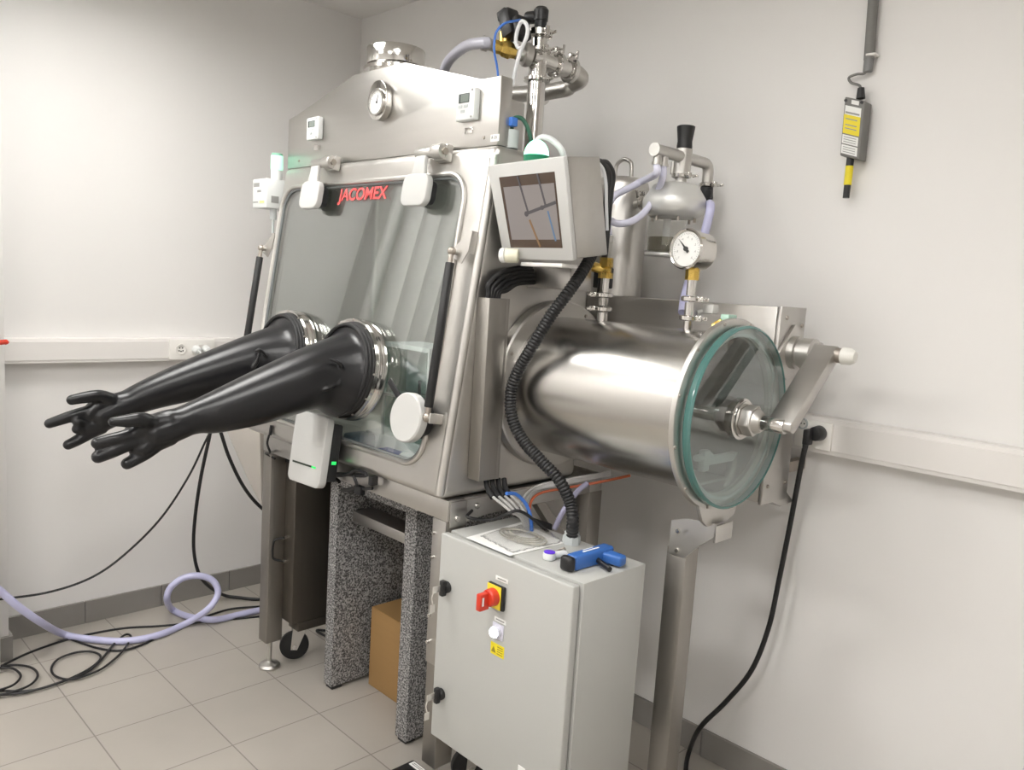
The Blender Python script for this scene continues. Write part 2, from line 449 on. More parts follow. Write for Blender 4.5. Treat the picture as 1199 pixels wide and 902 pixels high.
for q in (.66, .70, .74, .83, .87, .91): lab(m, .14, q, .74, q + .012, .0018)
part('printing', m, INKG, t)
m = M()
for p, q in ((.08, .06), (.86, .04)): m.cyl(A + u * p + v * q, A + u * p + v * q - n_ * .003, .004, seg=10)
parts('screw', m, BLACK, t)
p0 = PY(1008, 113, -.03); p1 = PY(1008, 105, -.03)
part('cable_gland', M().cyl(p0 - Z * .006, p1 + Z * .004, .012, .009, 14), BLACK, t)
e0 = PY(996, 184, -.035)
parts('probe', M().cyl(e0 + Z * .01, e0 - Z * .024, .010, seg=14).cyl(e0 - Z * .075, e0 - Z * .110, .009, seg=14), BLACK, t, 'black sensor probe')
part('probe_sleeve', M().cyl(e0 - Z * .024, e0 - Z * .075, .0105, seg=14), YELLOW, t, 'yellow sleeve on the probe')
part('cable', M().hose([p1 - Z * .002, PY(1006, 100, -.03), PY(997, 97, -.025), PY(994, 91, -.02), PY(1003, 87, -.02), PY(1012, 86, -.02), PY(1016, 80, -.02)], .0035), GREYP, t)
q0 = PY(1017.5, 70, -.018); q1 = PY(1025.5, -40, -.018); q1 = q0 + (q1 - q0) * ((RZ - .002 - q0.z) / (q1.z - q0.z))
single('wall_conduit', M().cyl(q0, q1, .0135, seg=16), GREYP, 'dark grey conduit pipe coming down the right wall above the sensor box', 'conduit')
single('conduit_gland', M().cyl(q0 + Z * .002, PY(1016, 84, -.018), .0125, seg=14), plain('grey_gland', (.20, .20, .20), .4), 'grey gland on the lower end of the wall conduit', 'cable gland')
single('conduit_clip', M().box(PY(1019, 62, -.012) - Vector((.004, .02, .012)), PY(1030, 66, -.0) + Vector((0, -.001, .004)), .002), PLATE, 'small white clip holding the conduit on the right wall', 'clip')

# ================================================================== support frame
FX0, FX1, FYF = .766, 1.827, -.853
fr = T('steel_stand', 'stainless steel support frame on four legs under the glovebox', 'frame', (1.3, -.5, 0))
for x in (FX0, FX1 - .06):
    for y in (FYF, -.25):
        lg = part('leg', M().box((x, y, .11), (x + .06, y + .065, .842), .003), STEELV, fr)
        ft = part('levelling_foot', M().cyl((x + .03, y + .032, .012), (x + .03, y + .032, .115), .008, seg=12)
                  .lathe((x + .03, y + .032, 0), Z, [(0, 0), (0, .038), (.008, .040), (.016, .034), (.022, .014), (.026, .010), (.026, 0)], 28), SATIN, lg)
m = M().box((FX0, FYF - .001, .842), (FX1, FYF + .06, .902), .002).box((FX0, -.25, .842), (FX1, -.19, .902), .002)
for x in (FX0, FX1 - .06): m.box((x, FYF + .06, .842), (x + .06, -.25, .902), .002)
part('rail', m, STEEL, fr)
m = M().box((FX1, FYF + .004, .826), (FX1 + .005, FYF + .062, .898), .001)
m.box((FX1 - .058, FYF - .006, .42), (FX1 - .001, FYF - .001, .842), .001)
m.prism([(FX1, FYF + .064, .835), (FX1, FYF + .30, .862), (FX1, FYF + .30, .898), (FX1, FYF + .064, .898)], (.004, 0, 0))
part('bracket_plate', m, STEEL, fr)
m = M()
for y, z in ((FYF + .028, .850), (FYF + .1, .875)): screw(m, (FX1 + .005, y, z), X, .009, .006)
for z in (.80, .73, .56, .48): screw(m, (FX1 - .05, FYF - .006, z), -Y, .006, .006)
parts('bolt', m, POLISH, fr)
m = M().prism([(FX1 - .03, -.25, .60), (FX1 - .03, -.46, .842), (FX1 - .03, -.50, .842), (FX1 - .03, -.25, .55)], (.03, 0, 0))
part('brace', m, STEELV, fr)
m = M().box((FX0 + .061, FYF + .09, .160), (FX0 + .132, -.34, .195), .002)
part('caster_rail', m, COLM, fr)
def caster(px_, py_, label, cy=None, xx=None):
    p = PZ(px_, py_, 0) if xx is None else Vector((xx, cy, 0))
    c = Vector((p.x, p.y, .056)); ax = Vector((.9, -.44, 0)).normalized()
    t = T('caster', label, 'caster wheel', (c.x, c.y, 0), 'casters under the glovebox frame')
    part('wheel', M().lathe(c - ax * .014, ax, [(0, 0), (0, .049), (.004, .055), (.014, .056), (.024, .055), (.028, .049), (.028, 0)], 32), BLACKM, t)
    m = M(); side = Vector((-ax.y, ax.x, 0))
    for sg in (-1, 1):
        o = c + ax * .018 * sg
        m.prism([o - side * .014 - Z * .012, o + side * .010 - Z * .014, o + side * .046 + Z * .075, o - side * .008 + Z * .075], ax * .003 * sg)
    m.obox(c + side * .018 + Z * .078, ax * .022, side * .026, Z * .004)
    part('fork', m, SATIN, t); part('stem', M().cyl(c + side * .018 + Z * .08, c + side * .018 + Z * .112, .012, seg=14), DARKSTEEL, t)
    m = M(); m.cyl(c + ax * .018, c + ax * .025, .008, seg=12); part('axle_bolt', m, POLISH, t)
caster(344, 771, 'black caster wheel on the floor beside the left front leg')
caster(0, 0, 'black caster wheel in the dark under the white electrical cabinet', *(lambda p: (p.y, p.x))(PZ(548, 915, 0)))
# gusset sheet at the left, below the box
m = M().prism([PY(262, 497, -.79), PY(304, 498, -.79), PY(306, 592, -.79), PY(296, 574, -.79), PY(280, 539, -.79)], (0, .03, 0), .002)
part('side_gusset', m, plain('light_sheet', (.62, .585, .54), .5, .5), fr)
# purifier column behind the left leg
t = T('gas_purifier_column', 'tall dark stainless box standing behind the left front leg', 'purifier unit', (.86, -.55, .195))
part('housing', M().box((.80, -.792, .196), (.90, -.33, .80), .004), COLM, t)
part('lid', M().box((.797, -.795, .80), (.904, -.326, .816), .003), BLACKM, t)
m = M()
for z in (.43, .52): m.cyl((.85, -.792, z), (.85, -.806, z), .007, seg=12)
parts('fitting', m, POLISH, t)
part('sensor_lead', M().hose([(.85, -.806, .52), (.838, -.83, .515), (.829, -.836, .50), (.828, -.838, .46), (.832, -.834, .44), (.85, -.806, .43)], .004), CABLE, t)

# ================================================================== granite balance table
t = T('balance_table', 'speckled grey granite balance table on two slabs under the glovebox', 'table', (1.3, -.5, 0))
part('slab_leg', M().box((1.041, -.735, .012), (1.092, -.22, .765), .003), GRANITE, t)
part('slab_leg', M().box((1.482, -.735, .012), (1.541, -.22, .765), .003), GRANITE, t)
part('table_slab', M().box((1.041, -.735, .765), (1.541, -.22, .832), .003), GRANITE, t)
m = M()
for x in (1.048, 1.49):
    for y in (-.728, -.27): m.box((x, y, 0), (x + .04, y + .04, .0125))
parts('foot_pad', m, BLACKM, t)
single('cross_rail', M().box((1.0935, -.672, .627), (1.4805, -.585, .664), .002), STEEL, 'bare steel rail across the granite table between its two legs', 'rail')
# carton
t = T('cardboard_box', 'brown cardboard box on the floor between the granite slabs', 'box', (1.29, -.45, 0))
part('carton', M().box((1.132, -.60, .001), (1.455, -.30, .298), .002), CARD, t)
part('flap', M().box((1.133, -.599, .2985), (1.2915, -.301, .301)).box((1.2945, -.599, .2985), (1.454, -.301, .301)), CARD, t)

# ================================================================== glovebox shell
GX0, GX1, ZB, ZT, YBK = .664, 1.822, .905, 1.875, -.32
gb = T('glovebox', 'large stainless steel glovebox with a sloping window on the support frame', 'glovebox', (1.24, -.55, ZB))
outer = M().prism([(GX0, FY(ZB), ZB), (GX0, FY(ZT), ZT), (GX0, YBK, ZT), (GX0, YBK, ZB)], (GX1 - GX0, 0, 0), .022, 4)
zi0, zi1 = ZB + .02, ZT - .02
inner = M().prism([(GX0 + .02, FY(zi0) + .018, zi0), (GX0 + .02, FY(zi1) + .018, zi1), (GX0 + .02, YBK - .02, zi1), (GX0 + .02, YBK - .02, zi0)], (GX1 - GX0 - .04, 0, 0), .015, 3)
WX0, WX1, WS0, WS1 = .700, 1.715, .062, .885
def win(mg, r, t, vec):
    cx, cs = (WX0 + WX1) / 2, (WS0 + WS1) / 2
    return M().prism([F(cx + a, cs + b, t) for a, b in rrect(WX1 - WX0 + 2 * mg, WS1 - WS0 + 2 * mg, r, 8)], vec)
shell = boolean_diff(raw(outer), [raw(inner), raw(win(0, .075, .05, NF * -.1))])
part('shell', shell, SATIN, gb, ang=30)
# raised bead around the opening
cx, cs = (WX0 + WX1) / 2, (WS0 + WS1) / 2
path = [F(cx + a, cs + b, .003) for a, b in rrect(WX1 - WX0 + .012, WS1 - WS0 + .012, .08, 8)]
part('window_bead', M().tube(path, .008, 8, closed=True), SATIN, gb)
path = [F(cx + a, cs + b, -.002) for a, b in rrect(WX1 - WX0 - .008, WS1 - WS0 - .008, .072, 8)]
part('window_gasket', M().tube(path, .005, 8, closed=True), plain('grey_gasket', (.16, .17, .17), .5), gb)
part('window_pane', win(.004, .077, -.004, NF * -.008), PANE, gb)
# rolled edge along the right front corner
p0, p1 = F(GX1 - .010, .035, -.004), F(GX1 - .010, .90, -.004)
part('corner_bead', M().hose([p0 - Z * .012, p0, (p0 + p1) / 2, p1, p1 + Z * .02], .013, 6, 12), SATIN, gb)
# window latch pads
def latch(px_, py_, label):
    x, s = FS(px_, py_, .05)
    l = T('window_latch', label, 'latch', F(x, s, .03), 'white latch pads at the top of the window')
    def poly(pts, t0, th, bev, seg=3): return M().prism([F(x + a, s + b, t0) for a, b in pts], NF * th, bev, seg)
    part('pad', poly(rrect(.118, .094, .028, 6), .030, .022, .005), WHITEP, l)
    part('neck', poly([(-.030, .040), (.030, .040), (.022, .100), (-.022, .100)], .034, .014, .004), WHITEP, l)
    part('rubber_backing', poly(rrect(.088, .070, .02, 5), .002, .0275, .002), BLACKM, l)
    m = M(); c = F(x, s + .112, .03)
    m.cyl(c - X * .036, c + X * .036, .016, seg=20, bev=.002).cyl(c + X * .040, c + X * .085, .022, seg=20, bev=.003)
    m.obox(c + X * .062 - NF * .017, X * .026, VF * .024, NF * .012, .003)
    part('hinge', m, SATIN, l)
    part('hinge_bolt', M().cyl(c + X * .085, c + X * .092, .011, seg=6), DARKSTEEL, l)
latch(362, 228, 'white latch pad at the upper left of the window')
latch(485, 222, 'white latch pad at the upper right of the window')
# lettering
xa, sa = FS(395.5, 235); xb, _ = FS(453, 232)
xa += .003
tx = text('JACOMEX', F(xa, sa, -.002), X, VF, .056, .0008, .04, .022)
w = max(v.co.x for v in tx.vertices) - min(v.co.x for v in tx.vertices)
sc = (xb - xa) / w
for v in tx.vertices: v.co.x = xa + (v.co.x - xa) * sc
part('lettering', tx, REDTXT, gb, 'red maker lettering on the window')

# hood panel above the front
YH = -.728
hood = [(.655, 2.056), (.715, 2.066), (1.08, 2.158), (1.36, 2.158), (1.723, 2.060), (1.802, 2.060), (1.802, 1.8755), (.655, 1.8755)]
hd = part('hood_panel', M().prism([(x, YH, z) for x, z in hood], (0, .045, 0), .004, 2), STEEL, gb)
part('filter_housing', M().box((.80, YH + .05, 1.8755), (1.40, -.47, 2.02), .006).box((1.405, YH + .05, 1.8755), (1.755, -.585, 2.02), .006), STEEL, gb)
m = M(); screw(m, (1.745, YH, 1.90), -Y, .005, .003); screw(m, (.74, YH, 1.90), -Y, .005, .003)
parts('screw', m, DARKSTEEL, hd)
# exhaust duct collar on the roof
dc = Vector((1.135, -.60, 2.021))
t = T('exhaust_duct', 'round stainless exhaust collar on top of the glovebox', 'duct', dc)
part('neck', M().cyl(dc, dc + Z * .180, .086, seg=48), POLISH, t)
part('flange', M().ring(dc + Z * .160, Z, [(0, .0862), (.011, .0862), (.011, .106), (0, .106)], 48), POLISH, t)
part('collar', M().cyl(dc + Z * .1805, dc + Z * .238, .097, seg=48, bev=.004), POLISH, t)
# dial gauge in the hood
c = PY(449, 119, YH)
t = T('dial_gauge', 'round dial gauge set in a polished bezel in the hood panel', 'gauge', c)
bz = [(a, b) for a, b in rrect(.098, .122, .047, 8)]
part('bezel', M().prism([(c.x + a, YH - .0005, c.z + b) for a, b in bz], (0, -.024, 0), .006, 3), POLISH, t)
c2 = Vector((c.x + .004, YH - .024, c.z - .008))
part('rim', M().ring(c2, -Y, [(0, .042), (.010, .042), (.010, .036), (0, .036)], 36), POLISH, t)
part('dial', M().cyl(c2 + Y * .0, c2 - Y * .004, .036, seg=36), PAPER, t, 'white dial face')
m = M(); m.prism([c2 + Vector((a, -.0045, b)) for a, b in ((-.002, .0), (.002, -.002), (.008, .024))], (0, -.001, 0)); m.cyl(c2 - Y * .004, c2 - Y * .006, .004, seg=10)
part('needle', m, INK, t)
m = M()
for k in range(13):
    an = math.radians(-135 + 270 * k / 12); d = Vector((math.sin(an), 0, math.cos(an))); q = Vector((d.z, 0, -d.x))
    m.obox(c2 - Y * .0042 + d * .029, q * .0007, Y * .0003, d * .003)
part('scale_marks', m, INKG, t)
# digital meters
def meter(x0, x1, z0, z1, label):
    t = T('digital_meter', label, 'meter', ((x0 + x1) / 2, YH, z0), 'white digital meters in the hood panel')
    w, h = x1 - x0, z1 - z0
    part('housing', M().box((x0, YH - .022, z0), (x1, YH - .0005, z1), .004, 2), WHITED, t)
    P_ = lambda a, b: (x0 + w * a, z0 + h * b)
    def rect(m, a0, b0, a1, b1, d=.001): (p, q), (r, s_) = P_(a0, b0), P_(a1, b1); m.box((p, YH - .022 - d, q), (r, YH - .0215, s_))
    m = M(); rect(m, .16, .55, .72, .84); part('display', m, LCDD, t)
    m = M(); rect(m, .26, .57, .70, .82, .0016); part('display_glass', m, LCD, t)
    m = M()
    for a, b in ((.16, .40), (.46, .40), (.30, .24)): rect(m, a, b, a + .2, b + .08, .0018)
    parts('button', m, LIGHTG, t)
    m = M()
    for a, b in ((.87, .92), (.87, .08)): p, q = P_(a, b); m.cyl((p, YH - .022, q), (p, YH - .0235, q), .003, seg=10)
    parts('screw', m, INKG, t)
    m = M(); m.box(((x0 + x1) / 2 - .018, YH - .003, z0 - .034), ((x0 + x1) / 2 + .016, YH - .0005, z0 - .016), .001); part('label_holder', m, POLISH, t)
meter(.824, .902, 1.963, 2.039, 'white digital meter in the hood panel above the left latch')
meter(1.643, 1.721, 1.949, 2.035, 'white digital meter in the hood panel near its right end')
a = PY(575, 158, YH); b = PY(584.5, 165, YH)
st = part('sticker', M().box((a.x, YH - .001, b.z), (b.x, YH - .0002, a.z)), PAPER, hd, 'small white sticker')
part('sticker_text', text('R-01', (a.x + .003, YH - .0012, b.z + .006), X, Z, .013, .0002), INK, st)

# ------------------------------------------------------------------ glove ports, gloves
RS = .288
def port(xc, rr, label):
    c = F(xc, RS, 0)
    p = part('glove_port', M().ring(c, NF, [(.0, rr - .035), (.022, rr - .035), (.024, rr - .014), (.040, rr - .014), (.042, rr - .008), (.042, rr - .003), (.032, rr - .002), (.028, rr - .006), (.020, rr - .004), (.014, rr), (.0, rr)], 56), POLISH, gb)
    m = M()
    u, v, a = frame_of(NF)
    for k in range(12):
        d = u * math.cos(k * PI / 6) + v * math.sin(k * PI / 6); screw(m, c + NF * .0415 + d * (rr - .006), NF, .0035, .003)
    parts('port_screw', m, DARKSTEEL, p)
RP = .160
XR = FP(457.5, 412, 0).x - RP
XL = FP(375, 392, 0).x - RP
print('ports', XR, XL)
port(XR, RP, ''); port(XL, RP, '')

def capsule(m, pts, rads, n=5):                 # tapered rounded chain
    P = smooth_pts(pts, n); k = len(P) - 1
    def rf(i):
        t = i / k * (len(rads) - 1); j = min(int(t), len(rads) - 2); f = t - j
        return rads[j] * (1 - f) + rads[j + 1] * f
    m.tube(P, lambda t, i: rf(i), 14)
    m.ball(P[0], rf(0), seg=14); m.ball(P[-1], rf(k), seg=14)
def glove(xc, edges, hand, label, creases):
    c = F(xc, RS, .03)
    t = T('glove', label, 'glove', c, 'black rubber gloves on the glove ports')
    m = M()
    sec = [(c - NF * .03, VF * (RP - .022), RP - .022), (c + NF * .004, VF * (RP - .022), RP - .022), (c + NF * .022, VF * (RP - .024), RP - .024)]
    for (tx_, ty_), (bx_, by_), xo, *wf in edges:        # oblique sections: centre, half height, half width
        p, q = PX(tx_, ty_, xc + xo), PX(bx_, by_, xc + xo); h = (p - q) / 2 * 1.03
        sec.append(((p + q) / 2, h, h.length * (wf[0] if wf else .97)))
    cc_ = smooth_pts([s_[0] for s_ in sec], 8); hh_ = smooth_pts([s_[1] for s_ in sec], 8); ww_ = smooth_pts([Vector((s_[2], 0, 0)) for s_ in sec], 8)
    bm = m.bm; rings = []
    for c_, h_, w_ in zip(cc_, hh_, ww_):
        rings.append([bm.verts.new(c_ + X * w_.x * math.cos(2 * PI * k / 48) + h_ * math.sin(2 * PI * k / 48)) for k in range(48)])
    fs = [bm.faces.new(rings[0]), bm.faces.new(rings[-1])]
    for A_, B2 in zip(rings, rings[1:]):
        for k in range(48): fs.append(bm.faces.new((A_[k], A_[(k + 1) % 48], B2[(k + 1) % 48], B2[k])))
    bmesh.ops.recalc_face_normals(bm, faces=fs)
    for a in creases:                           # folds in the sleeve
        capsule(m, [PX(x_, y_, xc + o_) for x_, y_, o_ in a], [.003, .007, .003], 4)
    for fin in hand:
        pts = [PX(x_, y_, xc + o_) for x_, y_, o_, r_ in fin]; capsule(m, pts, [f_[3] * 1.16 for f_ in fin], 4)
    me = evaluated(raw(m), [('REMESH', dict(mode='VOXEL', voxel_size=.0032)), ('SMOOTH', dict(factor=.5, iterations=5))])
    part('sleeve_and_hand', me, RUBBER, t, ang=180)
    mm = M()
    for k2, tt in enumerate((.038, .048, .058)):
        o = F(xc, RS, tt); u, v, a = frame_of(NF); r0 = RP - .019 - k2 * .003
        mm.tube([o + (u * math.cos(2 * PI * j / 56) + v * math.sin(2 * PI * j / 56)) * r0 for j in range(56)], .0065, 10, closed=True)
    parts('clamp_band', mm, BLACKM, t)
r_edges = [((402, 391.5), (388, 487), 0), ((380, 400), (368, 478), 0), ((352, 411), (340, 485), 0), ((300, 435), (299, 497), 0), ((250, 459), (255, 506), 0), ((224, 471), (232, 507), 0), ((208, 478), (215, 512), 0), ((196, 480.5), (203, 517), 0, .82), ((183, 484), (191, 523), 0, .66), ((172, 488), (181, 527), 0, .56)]
r_hand = [
    [(215, 496, 0, .034), (196, 503, .004, .036), (180, 508, .004, .034)],
    [(196, 497, .004, .030), (172, 500, .004, .026), (158, 508, 0, .024)],
    [(196, 508, .004, .030), (178, 517, .004, .026), (164, 515, 0, .026)],
    [(175, 495, .016, .019), (165, 491.5, .03, .0165), (150, 493, .032, .015), (132, 494, .032, .010)],
    [(165, 506, .004, .020), (146, 512, .006, .0165), (128, 516, .006, .0150), (114, 519, .004, .0135)],
    [(165, 515, .004, .020), (148, 521, .008, .0165), (130, 529, .010, .0155), (115, 535, .010, .0145)],
    [(178, 518, .012, .020), (166, 526, .016, .0155), (158, 527, .002, .014)],
    [(188, 514, .004, .022), (174, 528, .010, .0165), (160, 537, .010, .0145), (149, 543, .010, .0135)],
]
glove(XR, r_edges, r_hand, 'near black rubber glove with spread fingers, hanging from the right glove port', [[(386, 421, .098), (397, 425, .105), (404, 437, .098)], [(404, 437, .098), (397, 450, .10), (389, 466, .07)], [(372, 458, .09), (384, 455, .10), (396, 450, .10)]])
l_edges = [((324, 381.5), (310, 466), 0), ((302, 389.5), (292, 458), 0), ((272, 401), (268, 460), 0), ((225, 420), (228, 468), 0), ((180, 440), (188, 477), 0), ((156, 452), (167, 483), 0), ((145, 458), (153, 489), 0), ((135, 461), (142, 495), 0, .85), ((126, 464), (132, 499), 0, .68), ((118, 470), (124, 503), 0, .55)]
l_hand = [
    [(148, 474, 0, .034), (132, 481, 0, .035), (118, 488, 0, .032)],
    [(130, 472, 0, .027), (116, 476, 0, .024), (104, 486, 0, .022)],
    [(130, 489, 0, .027), (114, 497, 0, .025), (102, 500, 0, .022)],
    [(128, 468, .014, .019), (116, 464, .02, .0165), (100, 465.5, .022, .015), (84, 468.5, .022, .013)],
    [(117, 479, 0, .018), (96, 484, .002, .016), (76, 490, .002, .0145), (58, 496, .002, .0125)],
    [(104, 492, 0, .018), (97, 495, .006, .015), (91, 494, .016, .013)],
    [(105, 502, 0, .018), (96, 503, .006, .015), (90, 502.5, .014, .0125)],
    [(118, 500, 0, .020), (104, 508, .002, .016), (92, 515, .002, .0145), (80, 521, .002, .013)],
]
glove(XL, l_edges, l_hand, 'far black rubber glove with outstretched fingers, hanging from the left glove port', [[(298, 412, .09), (304, 410, .1), (312, 417, .096)], [(304, 410, .1), (301, 424, .1), (296, 432, .09)]])

# port cap on its swing arm
x, s = FS(477, 489, .05)
t = T('port_cap', 'round white port cap beside the near glove at the lower right of the window', 'port cap', F(x, s, .02))
part('cap', M().lathe(F(x, s, .030), NF, [(0, 0), (0, .066), (.004, .070), (.026, .070), (.030, .066), (.030, 0)], 40), WHITEP, t)
part('rubber_backing', M().lathe(F(x, s, .002), NF, [(0, 0), (0, .058), (.0285, .058), (.0285, 0)], 36), BLACKM, t)
xa_, sa_ = FS(458, 452, .04); xb_, sb_ = FS(474, 480, .04)
d = (F(xb_, sb_, 0) - F(xa_, sa_, 0)).normalized(); nn = NF.cross(d)
part('swing_arm', M().obox((F(xa_, sa_, .034) + F(xb_, sb_, .034)) / 2, d * .075, nn * .009, NF * .003, .001), BLACKM, t)

# gas struts
def strut(a, b, axis_t, label, bxs):
    (ax_, as_), (bx_, bs_) = a, b
    t = T('gas_strut', label, 'gas strut', F(bx_, bs_, .0), 'black gas struts at the sides of the window')
    A_, B2 = F(ax_, as_, axis_t), F(bx_, bs_, axis_t); d = (A_ - B2)
    part('tube', M().cyl(B2 + d * .06, B2 + d * .93, .0125, seg=18, bev=.002), BLACK, t)
    parts('rod', M().cyl(B2 + d * .9, A_, .007, seg=12).cyl(B2, B2 + d * .08, .008, seg=12).ball(A_, .012).ball(B2, .013), DARKSTEEL, t)
    m = M()
    m.prism([F(ax_ + bxs * a, as_ + b, axis_t - .018) for a, b in ((-.018, -.010), (-.012, .012), (.048, .060), (.054, .056), (.050, .004), (.030, -.030), (.004, -.022))], NF * .003)
    m.prism([F(ax_ + bxs * a, as_ + b, .0005) for a, b in ((.046, .060), (.050, .060), (.050, -.0), (.046, -.0))], NF * (axis_t - .0175))
    m.cyl(A_ - NF * .020, A_ + NF * .0, .008, seg=12)
    for (q_, bs) in ((B2, .02),):
        m.obox(q_ - NF * (axis_t * .5) + X * bxs * .018, X * .003, VF * bs * .7, NF * (axis_t * .5 + .006), .001)
        m.cyl(q_ + X * bxs * -.006, q_ + X * bxs * .02, .006, seg=10)
        m.obox(q_ - NF * (axis_t - .0035) + X * bxs * .034, X * .02, VF * bs, NF * .003, .001)
    parts('bracket', m, SATIN, t)
strut(FS(529, 294, .045), FS(500, 489, .045), .045, 'black gas strut along the right side of the window', 1)
strut((.640, .66), (.640, .185), .030, 'black gas strut at the left side of the window', 1)

# reader panel with the green light
q = [FP(348, 481.5, .075), FP(388, 489, .075), FP(369, 573, .075), FP(335, 559, .075)]
t = T('reader_panel', 'white panel with a green light slot hanging below the near glove', 'panel', F(1.25, -.08, .05))
cq = sum(q, Vector()) / 4; wq, hq = ((q[1] - q[0]).length + (q[2] - q[3]).length) / 2, ((q[0] - q[3]).length + (q[1] - q[2]).length) / 2
uq = ((q[1] - q[0]) + (q[2] - q[3])).normalized(); vq = ((q[0] - q[3]) + (q[1] - q[2])); vq = (vq - uq * vq.dot(uq)).normalized(); nq = uq.cross(vq)
if nq.y > 0: nq = -nq
part('cover', M().prism([cq + uq * a + vq * b for a, b in rrect(wq, hq, .022, 6)], nq * -.026, .005, 3), WHITEP, t)
part('light_slot', M().obox(cq + uq * -.006 - vq * hq * .225, uq * wq * .36, vq * .003, nq * .0008), LEDSLOT, t)
part('light', M().obox(cq + uq * wq * .28 - vq * hq * .225, uq * wq * .06, vq * .003, nq * .0012), GLED, t, 'green light')
part('back_box', M().obox(cq - nq * .045 + uq * .01, uq * wq * .42, vq * hq * .40, nq * .0185, .004), BLACKM, t)
part('back_light', M().obox(cq - nq * .046 + uq * (.01 + wq * .422) - vq * .03, uq * .001, vq * .005, nq * .008), GLED, t, 'small green light at the side')

# keyhole stub at the lower left of the box
single('ground_strap', M().obox(FP(317, 504, .006), X * .005, VF * .018, NF * .004, .001).hose([FP(315, 510, .010), FP(313, 520, .02), FP(316, 530, .015), Vector((.80, -.86, .835)), Vector((.84, -.845, .822))], .004), CABLE, 'short black lead at the lower left corner of the glovebox', 'cable')
# bundle of leads under the front
single('lead_bundle', M().hose([Vector((1.20, -.86, .835)), FP(405, 556, .01), FP(418, 551, .012), FP(428, 557, .01), Vector((1.27, -.87, .86)), Vector((1.30, -.865, .84))], .006, 6)
       .hose([FP(414, 557, .01), FP(417, 570, .0), Vector((1.33, -.875, .82)), FP(436, 572, 0)], .005, 6).obox(FP(437, 563, .0), X * .010, Y * .012, Z * .014, .003).obox(FP(421, 574, -.005), X * .018, Y * .01, Z * .014, .004), CABLE,
       'tangle of black leads hanging under the front of the glovebox', 'cable')

# ================================================================== inside the glovebox
t = T('analytical_balance', 'analytical balance with a glass draft shield behind the window', 'balance', (1.48, -.70, .93))
bx0, bx1, by0, by1, bz0 = 1.372, 1.60, -.765, -.62, .93
part('base', M().box((bx0 - .09, by0 - .0, bz0), (bx1, by1 + .02, bz0 + .072), .006), WHITED, t)
m = M()
for x in (bx0, bx1 - .008):
    for y in (by0, by1 - .008): m.box((x, y, bz0 + .072), (x + .008, y + .008, bz0 + .355))
m.box((bx0, by0, bz0 + .355), (bx1, by1, bz0 + .368)); m.box((bx0, by0, bz0 + .20), (bx0 + .007, by1, bz0 + .207)); m.box((bx0, by0, bz0 + .20), (bx1, by0 + .006, bz0 + .207))
part('shield_frame', m, WHITED, t)
m = M().box((bx0 + .008, by0 + .002, bz0 + .075), (bx1 - .008, by0 + .005, bz0 + .354)).box((bx0 + .002, by0 + .008, bz0 + .075), (bx0 + .005, by1 - .008, bz0 + .354))
part('shield_glass', m, glass('balance_glass', (.86, .92, .90), 1.4), t)
part('back_panel', M().box((1.405, -.700, bz0 + .215), (1.505, -.688, bz0 + .347), .003).box((1.395, -.66, bz0 + .0725), (1.59, -.648, bz0 + .20), .003), WHITED, t)
m = M().cyl((1.46, -.725, bz0 + .0725), (1.46, -.725, bz0 + .10), .012, seg=14).cyl((1.46, -.725, bz0 + .10), (1.46, -.725, bz0 + .104), .03, seg=28)
part('weighing_pan', m, POLISH, t)
part('handle', M().cyl((bx1 - .03, by0 - .008, bz0 + .12), (bx1 - .03, by0 - .008, bz0 + .27), .005, seg=10), BLACK, t)
t = T('storage_tray', 'shallow blue tray on the glovebox floor inside the window', 'tray', (1.53, -.81, .926))
m = M(); m.box((1.42, -.855, .926), (1.66, -.77, .930)).box((1.42, -.855, .930), (1.66, -.851, .968)).box((1.42, -.774, .930), (1.66, -.77, .968)).box((1.42, -.851, .930), (1.424, -.774, .968)).box((1.656, -.851, .930), (1.66, -.774, .968))
part('tray', m, BLUED, t)
single('sample_bag', M().ball((1.585, -.81, .966), .03, (1.5, .8, .8), 16), plain('clear_bag', (.62, .64, .64), .25), 'crumpled clear bag lying in the blue tray', 'bag')
single('grey_case', M().box((1.27, -.84, .926), (1.345, -.76, .995), .008), plain('blue_grey', (.16, .20, .25), .4), 'small blue-grey case on the glovebox floor behind the window', 'case')

# ================================================================== airlock cylinder
AY, AZ = -.468, 1.212
CX0, CX1 = 1.83, 2.43
ac = T('airlock_chamber', 'large horizontal stainless steel transfer cylinder on the right of the glovebox', 'airlock chamber', (2.13, AY, AZ - .25))
c0 = Vector((CX0, AY, AZ))
part('mounting_flange', M().ring(c0, X, [(-.006, .19), (.026, .19), (.026, .246), (.022, .251), (-.006, .251)], 72), SATIN, ac)
part('barrel', M().ring(Vector((CX0, AY, AZ)), X, [(.0, .196), (.588, .196), (.588, .204), (.0, .204)], 96), CYLS, ac)
m = M().ring(Vector((CX1 - .012, AY, AZ)), X, [(0, .20), (.012, .20), (.012, .2395), (.009, .2415), (.0, .2415)], 96)
m.prism([(CX1 - .012, AY - .10, AZ - .215), (CX1 - .012, AY + .10, AZ - .215), (CX1 - .012, AY + .075, AZ - .268), (CX1 - .012, AY + .045, AZ - .280), (CX1 - .012, AY - .05, AZ - .280), (CX1 - .012, AY - .075, AZ - .262)], (.0115, 0, 0), .002)
part('door_flange', m, SATIN, ac)
m = M()
for k in range(12):
    an = math.radians(15 + 30 * k); screw(m, (CX1 - .0005, AY + .2345 * math.cos(an), AZ + .2345 * math.sin(an)), X, .0045, .003)
for k in range(8):
    an = math.radians(20 + 45 * k); screw(m, (CX0 + .025, AY + .23 * math.cos(an), AZ + .23 * math.sin(an)), X, .0055, .005)
parts('flange_screw', m, DARKSTEEL, ac)
